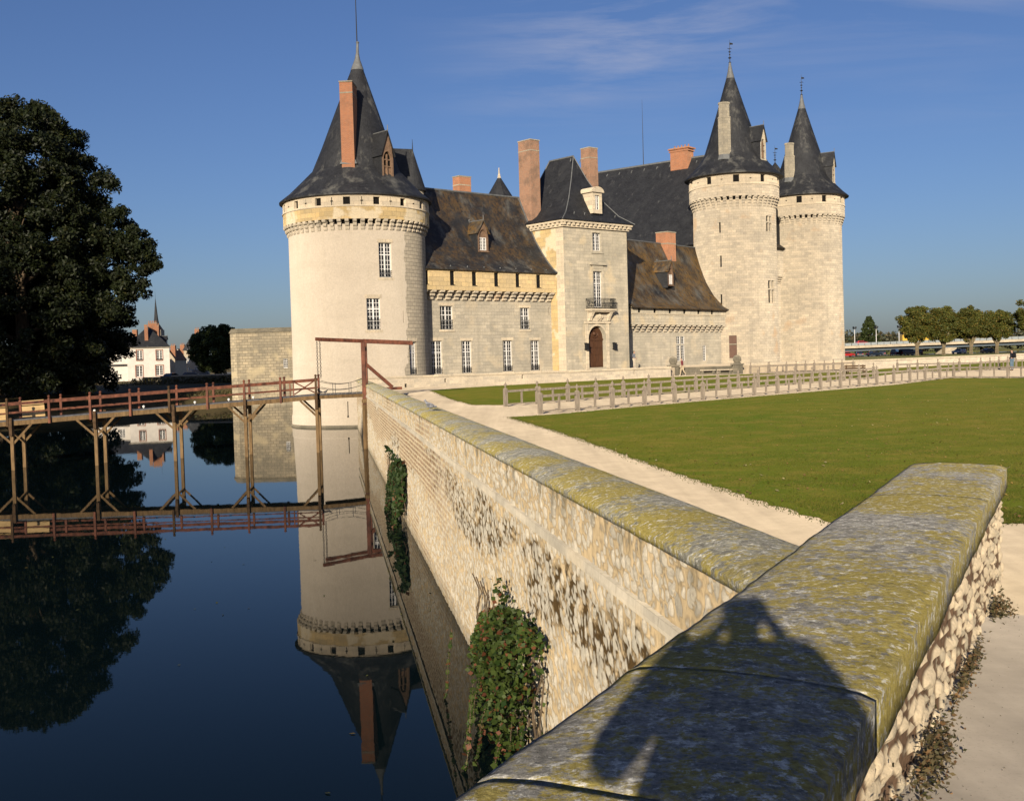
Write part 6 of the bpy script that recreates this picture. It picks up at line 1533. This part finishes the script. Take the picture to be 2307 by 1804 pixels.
# plants on the town bank
t = thing('bank_shrubs', 'brown scrub covering the bank below the white house', 'shrubs', (-58,165,-1.)); P = []
for i in range(9000):
    x = rng.uniform(-84,-36); y = rng.uniform(146,198) if rng.random() < .6 else rng.uniform(146,160)
    z = -1.6+(y-146)/52*1.5 if y > 150 else -2.3+(y-146)*.18; z = max(z, ZW+.05)
    if x > -44 and y < 150: continue
    h = .35+.8*max(0,mnoise.noise((x*.25,y*.2,0))); P.append((x+58, y-165, z+1.+h*rng.random()**1.3))
leaf_cloud('foliage', P, .42, M['bank'], t, .35, -.2); o_ = t; o_['kind'] = 'stuff'
# quay wall with creeper and street parapet
QW = thing('quay_wall', 'low street wall topped with pale stone on the far moat bank, overgrown below', 'wall', (-50,181,-.5))
mb = MB(); polywall(mb, [(-61.,183.),(-46.,181.),(-33.,181.)], .4, -2., .95); mb.build('wall', M['oldstone'], QW)
mb = MB(); polywall(mb, [(-56.,182.2),(-46.,180.9),(-33.,180.9)], .5, .952, 1.15); mb.build('coping', M['white_stone'], QW)
P = [(rng.uniform(-62,-34)+50, 180.9-rng.random()*.8-181+ .0, rng.uniform(-2.4,.8)+.5) for _ in range(6500)]
leaf_cloud('creeper', P, .34, M['bank'], QW, .6, .2)

# ------------------------------------------------------------------ houses of the town
M['render_white'] = plain('white house render', (.70,.66,.60), .9, .07, 1.2, .1)
M['render_cream'] = plain('cream house render', (.52,.44,.33), .9, .1, 1.2, .1)
M['brick_trim'] = plain('brick window trim', (.36,.16,.10), .85, .15, 6, .1)
def hip(mb, x0,x1,y0,y1,z0,z1,ridge=.3, ov=.35):
    x0-=ov;x1+=ov;y0-=ov;y1+=ov; w_=(y1-y0)/2; L_=(x1-x0)
    if L_ >= 2*w_: a,b = (x0+w_*.8,(y0+y1)/2,z1),(x1-w_*.8,(y0+y1)/2,z1)
    else: a,b = ((x0+x1)/2,y0+L_/2*.9,z1),((x0+x1)/2,y1-L_/2*.9,z1)
    c = [(x0,y0,z0),(x1,y0,z0),(x1,y1,z0),(x0,y1,z0)]
    if L_ >= 2*w_:
        mb.add([c[0],c[1],b,a]); mb.add([c[1],c[2],b]); mb.add([c[2],c[3],a,b]); mb.add([c[3],c[0],a])
    else:
        mb.add([c[0],c[1],a]); mb.add([c[1],c[2],b,a]); mb.add([c[2],c[3],b]); mb.add([c[3],c[0],a,b])
    mb.add(c)
def house_front(t, x0,x1,y,z0,z1,wins,wall,trim='brick_trim',rows=3):
    mb = MB(); mb.panel(lambda u,v,d:(u,y+d,v), x0,x1,z0,z1,wins,depth=.25)
    return mb
HZ = thing('white_house', 'white two storey house with brick window trims and hipped slate roof beyond the moat', 'house', (-71.2,222,0))
hw_ = [(-73.32,-72.25,4.04,6.0),(-69.66,-68.55,3.98,5.95),(-73.55,-72.3,.80,3.0),(-69.85,-68.5,.95,2.95)]
x0,x1,y0,y1 = -75.1,-67.2,218.,228.
mb = MB(); mb.panel(lambda u,v,d:(u,y0+d,v), x0,x1,-.6,6.45,hw_,depth=.22); mb.panel(lambda u,v,d:(x1-d,u,v), y0,y1,-.6,6.45,[(219.5,220.5,4.,6.),(223,224,4.,6.),(223,224,.9,3.)],depth=.2); mb.panel(lambda u,v,d:(x0+d,u,v), y0,y1,-.6,6.45); mb.add([(x0,y1,-.6),(x1,y1,-.6),(x1,y1,6.45),(x0,y1,6.45)]); mb.build('wall', M['render_white'], HZ)
mb = MB(); mb.box(x0-.03,x1+.03,y0-.03,y0-.001,-.6,.12); mb.build('plinth', M['white_wall'], HZ)
for a,b,c,d in hw_:
    o_ = window(HZ, ((a+b)/2,y0+.16,c), (1,0,0), (0,-1,0), b-a, d-c, 4, 4, 0, .25 if c>3 else 0, .09)
    mb = MB()
    for X0,X1,Z0,Z1 in ((a-.16,a,c-.1,d+.14),(b,b+.16,c-.1,d+.14),(a,b,d,d+.14),(a,b,c-.14,c)): mb.box(X0,X1,y0-.04,y0-.002,Z0,Z1)
    mb.build('window_trim', M['brick_trim'], o_)
mb = MB(); hip(mb, x0,x1,y0,y1,6.55,10.8,ov=.3); r_ = mb.build('roof', M['slate'], HZ)
mb = MB(); mb.box(x0-.32,x1+.32,y0-.34,y0-.001,6.42,6.56); mb.build('gutter', M['stone_chim'], HZ)
chimney(HZ, [(-71.75,218.9),(-71.1,218.9),(-71.1,219.5),(-71.75,219.5)], 6.6, 10.95, 'brick', .4)
chimney(HZ, [(-71.1,224.),(-69.4,224.),(-69.4,225.),(-71.1,225.)], 8., 11.45, 'brick', None, 1, 5)
gable_dormer(HZ, (-67.6,223.,6.9), (1,-.15,0), 1.3, 1.3, 1.9, 1.5, 'slate', 'render_white', 'white')
pv = Vector((x1,y0,0)); HZ.rotation_euler = (0,0,R(17.1)); HZ.location = pv+Matrix.Rotation(R(17.1),3,'Z')@(Vector(HZ.location)-pv)
AN = thing('house', 'white lean-to house with brick chimney, half hidden between the giant tree and white house', 'house', (-79,224,0))
mb = MB(); mb.panel(lambda u,v,d:(u,219.+d,v), -86.,-75.2,-.6,3.0); mb.panel(lambda u,v,d:(u,221.+d,v), -86.,-75.2,3.0,6.2,[(-78.6,-77.6,3.8,5.6)],depth=.2); mb.add([(-86,219,3.),(-75.2,219,3.),(-75.2,221,3.),(-86,221,3.)]); mb.build('wall', M['render_white'], AN)
mb = MB(); mb.add([(-86.5,218.7,3.0),(-75.25,218.7,3.0),(-75.25,221,3.4),(-86.5,221,3.4)]); mb.add([(-86.5,220.7,6.2),(-75.25,220.7,6.2),(-75.25,225,9.2),(-86.5,225,9.2)]); mb.build('roof', M['slate'], AN)
window(AN, (-78.1,221.1,3.8),(1,0,0),(0,-1,0),1.,1.8,4,4,0)
chimney(AN, [(-75.0-.9,222.5),(-75.0,222.5),(-75.0,223.3),(-75.9,223.3)], 7., 10.2, 'brick'); chimney(AN, [(-73.9-.6,229.),(-72.6,229.),(-72.6,230.),(-74.5,230.)], 7., 11.2, 'brick', None, 1, 4)
def townhouse(label, x0,x1,y0,y1,h,rh_,wall,roof,chim=True,gable=True,nw=2,nf=2,name='house'):
    t = thing(name, label, 'house', ((x0+x1)/2,(y0+y1)/2,0), 0, 'houses along the street behind the moat')
    ws = []; W_ = x1-x0
    for f in range(nf):
        for i in range(nw): cx_ = x0+W_*(i+.5)/nw; ws.append((cx_-.45,cx_+.45,.9+2.8*f,2.5+2.8*f))
    mb = MB(); mb.panel(lambda u,v,d:(u,y0+d,v), x0,x1,-.3,h,ws,depth=.2); mb.panel(lambda u,v,d:(x0+d,u,v), y0,y1,-.3,h); mb.panel(lambda u,v,d:(x1-d,u,v), y0,y1,-.3,h); mb.panel(lambda u,v,d:(u,y1-d,v),x0,x1,-.3,h)
    if gable: mb.add([(x0,y0,h),(x1,y0,h),((x0+x1)/2,y0,rh_)]); mb.add([(x0,y1,h),(x1,y1,h),((x0+x1)/2,y1,rh_)])
    mb.build('wall', M[wall], t)
    for a,b,c,d in ws: window(t, ((a+b)/2,y0+.15,c),(1,0,0),(0,-1,0),b-a,d-c,2,3,0,0,.08)
    mb = MB(); xm = (x0+x1)/2
    if gable:
        mb.add([(x0-.25,y0-.25,h-.2),(xm,y0-.25,rh_+.06),(xm,y1,rh_+.06),(x0-.25,y1,h-.2)]); mb.add([(x1+.25,y0-.25,h-.2),(xm,y0-.25,rh_+.06),(xm,y1,rh_+.06),(x1+.25,y1,h-.2)])
    else: hip(mb,x0,x1,y0,y1,h+.05,rh_,ov=.3)
    mb.build('roof', M[roof], t)
    if chim:
        xm = x1-.8; chimney(t, [(xm-.7,y0+1.5),(xm+.5,y0+1.5),(xm+.5,y0+2.5),(xm-.7,y0+2.5)], h, rh_+1.1, 'brick', None, 1, 3)
    return t
M['roof_tile'] = plain('brown roof tile', (.18,.09,.055), .85, .25, 4)
townhouse('tall cream house with slate roof and brick chimney, half behind the round tree', -88.6,-84.4,300,310,7.0,11.6,'render_cream','slate',True,False,2,2)
townhouse('cream gabled house in the middle of the street', -89.5,-86.2,284,294,4.6,7.0,'render_cream','roof_tile',True,True,1,1)
townhouse('small white gabled house at the far end of the street', -93.5,-90.,305,315,5.0,7.6,'render_white','roof_tile',True,True,2,2)
townhouse('brown roofed house right behind the white house', -89.8,-86.8,270,280,4.2,6.2,'render_cream','slate',True,False,1,1)
CH = thing('church', 'thin grey church spire rising behind the white house chimneys', 'church', (-134,420,0))
mb = MB(); mb.box(-136.,-131.8,418,422.4,0,17.); mb.build('tower_wall', M['lime_grey'], CH)
mb = MB(); mb.lathe([(2.6,17.),(1.1,19.2),(.75,21.5),(.05,29.)], -134, 420, 8, smooth=False); mb.build('spire', M['slate'], CH); finial(CH,-134,420,28.8,32.4,'cross',False)

# ------------------------------------------------------------------ cars
def paintm(n, c):
    if n not in M:
        s = NT(n); s.done(c, .35, .5); s.p.inputs['Coat Weight'].default_value = .6; M[n] = s.mat
    return M[n]
M['tyre'] = plain('tyre rubber', (.02,.02,.02), .9); M['rim'] = plain('wheel rim', (.35,.35,.36), .4, .1, 4, .5, .8); M['headlamp'] = plain('lamp glass', (.6,.6,.58), .2, .05, 4, .6); M['taillamp'] = plain('red lamp glass', (.4,.02,.015), .3, .05)
def car(label, loc, az, col, kind='saloon', group='cars parked by the river road'):
    t = thing('parked_car', label, 'car', loc, R(az), group); T_ = t.matrix_basis
    L_ = 4.3; Wd = 1.72
    pr = {'saloon': [(-2.15,.35),(-2.15,.78),(-2.05,.92),(-1.35,.98),(-.75,1.38),(.35,1.42),(1.05,.98),(1.9,.86),(2.12,.66),(2.15,.35)],
          'van': [(-2.2,.35),(-2.2,1.0),(-2.1,1.75),(-1.9,1.84),(.75,1.84),(1.45,1.15),(2.1,1.0),(2.2,.7),(2.2,.35)],
          'hatch': [(-1.9,.35),(-1.92,.85),(-1.72,1.25),(-1.4,1.46),(.25,1.47),(.95,1.0),(1.75,.88),(1.92,.65),(1.95,.35)]}[kind]
    def X(x,y,z): return tuple(T_ @ Vector((x,y,z)))
    mb = MB(X); n = len(pr)
    def half(z): return Wd/2 if z < .95 else Wd/2-.22*(z-.95)/.5
    for (a,b) in zip(pr, pr[1:]+pr[:1]):
        mb.add([(a[0],-half(a[1]),a[1]),(b[0],-half(b[1]),b[1]),(b[0],half(b[1]),b[1]),(a[0],half(a[1]),a[1])])
    for s in (-1,1): mb.add([(x,s*half(z),z) for x,z in pr])
    mb.build('body', paintm('car paint '+str(col), col), t)
    mb = MB(X); up = [p for p in pr if p[1] > .96]; zt = max(p[1] for p in pr)
    xs = sorted(p[0] for p in up)
    for s in (-1,1):
        k = lambda z: s*(half(z)+.012)
        q = [(xs[0]+.25,1.0),(xs[-1]-.1,1.0),(xs[-1]-.55 if kind!='van' else xs[-1]-.55,zt-.1),(xs[0]+.55 if kind!='van' else xs[0]+.3,zt-.1)]
        mb.add([(x,k(z),z) for x,z in q])
    fr_ = [p for p in pr if p[0] > .2 and p[1] > .9][:2]; bk = [p for p in pr if p[0] < -.6 and p[1] > .9]
    a, b = fr_[0], fr_[1]; mb.add([(a[0]+.03,-half(a[1])+.1,a[1]),(b[0]+.03,-half(b[1])+.1,b[1]+.02),(b[0]+.03,half(b[1])-.1,b[1]+.02),(a[0]+.03,half(a[1])-.1,a[1])])
    a, b = bk[0], bk[1]; mb.add([(a[0]-.03,-half(a[1])+.1,a[1]+.02),(b[0]-.03,-half(b[1])+.1,b[1]),(b[0]-.03,half(b[1])-.1,b[1]),(a[0]-.03,half(a[1])-.1,a[1]+.02)])
    mb.build('window', M['glass'], t)
    for x in (-1.3,1.3):
        for y in (-.8,.8):
            mb = MB(X); ring = [(x+.31*math.cos(v),.31+.31*math.sin(v)) for v in np.linspace(0,2*math.pi,15)[:-1]]
            for (a,b) in zip(ring, ring[1:]+ring[:1]): mb.add([(a[0],y-.1,a[1]),(b[0],y-.1,b[1]),(b[0],y+.1,b[1]),(a[0],y+.1,a[1])])
            for s in (-.1,.1): mb.add([(p[0],y+s,p[1]) for p in ring])
            w_ = mb.build('wheel', M['tyre'], t); mb = MB(X)
            for s in (-.105,.105): mb.add([(x+.18*math.cos(v),y+s,.31+.18*math.sin(v)) for v in np.linspace(0,2*math.pi,11)[:-1]])
            mb.build('rim', M['rim'], w_)
    for y in (-.6,.6):
        mb = MB(X); mb.box(pr[-2][0]-.02,pr[-2][0]+.02,y-.2,y+.2,.62,.76); mb.build('headlight', M['headlamp'], t)
        mb = MB(X); mb.box(pr[1][0]-.02,pr[1][0]+.02,y-.18,y+.18,.68,.85); mb.build('taillight', M['taillamp'], t)
    return t
for x,y,az,col,kind,lb in ((91.2,300,10,(.35,.02,.02),'hatch','bright red hatchback right beside the keep tower'),(95.5,303,80,(.02,.025,.04),'saloon','dark saloon behind, second from the keep tower'),(98.6,300,15,(.012,.02,.035),'saloon','long dark blue saloon left of the plane trees'),(101.9,303,70,(.02,.03,.05),'hatch','small dark hatchback between the two darker cars'),(104.2,300,60,(.02,.025,.06),'van','blue people carrier left of the first plane trunk'),(107.4,300,25,(.02,.008,.01),'van','dark maroon van touching the first plane trunk'),(112.,305,95,(.03,.03,.03),'hatch','black hatchback between the first two plane trunks'),(121.6,300,110,(.42,.43,.44),'hatch','silver hatchback left of the third plane trunk'),(131.,303,15,(.02,.02,.022),'saloon','black saloon at the far right under the viaduct')):
    car(lb, (x,y,0.2), az, col, kind)
car('dark parked car on the street beside the white house', (-60.2,196,.05), 70, (.02,.025,.04), 'saloon', 'cars parked across the moat'); car('dark blue car parked nearest the round tree', (-57.2,199,.05), 15, (.015,.02,.05), 'hatch', 'cars parked across the moat'); car('dark van parked in front of the cream houses', (-60.5,214,.05), 60, (.012,.014,.02), 'van', 'cars parked across the moat')
# ------------------------------------------------------------------ concrete viaduct over the river road
VD = thing('viaduct', 'long low concrete road viaduct behind the plane trees', 'bridge', (130,342,.2))
def VP(s,c,z): return (84+s, 336+.05*s+c, z)
zd = lambda s: 2.35+.012*s
mb = MB()
for i in range(20):
    a, b = i*6., i*6.+6
    mb.add([VP(a,0,zd(a)),VP(b,0,zd(b)),VP(b,0,zd(b)+.75),VP(a,0,zd(a)+.75)]); mb.add([VP(a,0,zd(a)+.75),VP(b,0,zd(b)+.75),VP(b,9,zd(b)+.75),VP(a,9,zd(a)+.75)]); mb.add([VP(a,0,zd(a)),VP(b,0,zd(b)),VP(b,1.8,zd(b)),VP(a,1.8,zd(a))])
mb.build('deck', M['white_stone'], VD)
mb = MB()
for i in range(20):
    a, b = i*6., i*6.+6
    mb.add([VP(a,1.8,zd(a)-.95),VP(b,1.8,zd(b)-.95),VP(b,1.8,zd(b)),VP(a,1.8,zd(a))]); mb.add([VP(a,1.8,zd(a)-.95),VP(b,1.8,zd(b)-.95),VP(b,8,zd(b)-.95),VP(a,8,zd(a)-.95)])
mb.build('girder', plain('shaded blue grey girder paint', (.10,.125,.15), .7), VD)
for s in (51.,-2.,104.):
    mb = MB(); mb.box(84+s-1.9,84+s+1.9,337+.05*s,344+.05*s,-.5,zd(s)-.96); mb.build('pier', M['white_stone'], VD)
mb = MB(); mb.beam(VP(0,.2,zd(0)+1.55),VP(120,.2,zd(120)+1.55),.08,.1); mb.beam(VP(0,.2,zd(0)+1.1),VP(120,.2,zd(120)+1.1),.06,.06)
for i in range(80): s = i*1.5; mb.beam(VP(s,.2,zd(s)+.72),VP(s,.2,zd(s)+1.55),.06,.06)
for i in range(60): s = i*2.; mb.add([VP(s+.1,.24,zd(s)+.8),VP(s+1.9,.24,zd(s)+.8),VP(s+1.9,.24,zd(s)+1.5),VP(s+.1,.24,zd(s)+1.5)])
mb.build('railing', plain('galvanised railing', (.30,.33,.34), .5, .1), VD)
for x,lb in ((21.2,'nearest the keep tower'),(27.9,'between the two conifers'),(35.0,'half hidden by the leftmost plane tree')):
    t = thing('floodlight_mast', 'pale mast with two floodlights on the viaduct, '+lb, 'lamp post', VP(x,1.,zd(x)+.75), 0, 'floodlight masts on the viaduct')
    p = VP(x,1.,zd(x)+.75); mb = MB(); mb.tube([p,(p[0],p[1],8.3)],[.11,.08],8); mb.build('pole', M['paint'], t)
    for s in (-1,1):
        mb = MB(); mb.beam((p[0],p[1],8.2),(p[0]+s*.3,p[1],8.55),.09,.09); mb.beam((p[0]+s*.25,p[1],8.5),(p[0]+s*.42,p[1]-.1,9.15),.34,.45); mb.build('floodlight', M['iron'], t)
def lorry(label, s, col, L_):
    p = VP(s,3.,zd(s)+.75); t = thing('lorry', label, 'lorry', p, 0, 'vehicles on the viaduct'); x,y,z = p
    mb = MB(); mb.box(x-L_/2,x+L_/2-1.9,y-1.1,y+1.1,z+.9,z+2.8); mb.build('cargo_box', paintm('lorry '+str(col), col), t)
    mb = MB(); mb.prism([(x+L_/2-1.8,y-1.05),(x+L_/2-.1,y-1.05),(x+L_/2,y-.8),(x+L_/2,y+.8),(x+L_/2-.1,y+1.05),(x+L_/2-1.8,y+1.05)],z+.5,z+2.3); mb.build('cab', paintm('lorry '+str(col), col), t)
    mb = MB(); mb.box(x+L_/2-1.5,x+L_/2-.5,y-1.065,y-1.052,z+1.4,z+2.1); mb.build('window', M['glass'], t)
    for dx in (-L_/2+1.,L_/2-1.2):
        mb = MB(); mb.tube([(x+dx,y-1.1,z+.45),(x+dx,y-.8,z+.45)],.45,12); mb.build('wheel', M['tyre'], t)
car('bright red hatchback driving on the viaduct next to the keep tower', VP(24.2,3.,zd(24)+.75), 3, (.45,.03,.03), 'hatch', 'vehicles on the viaduct')
lorry('yellow lorry on the viaduct behind the leftmost plane tree', 41.0, (.65,.40,.04), 9.)
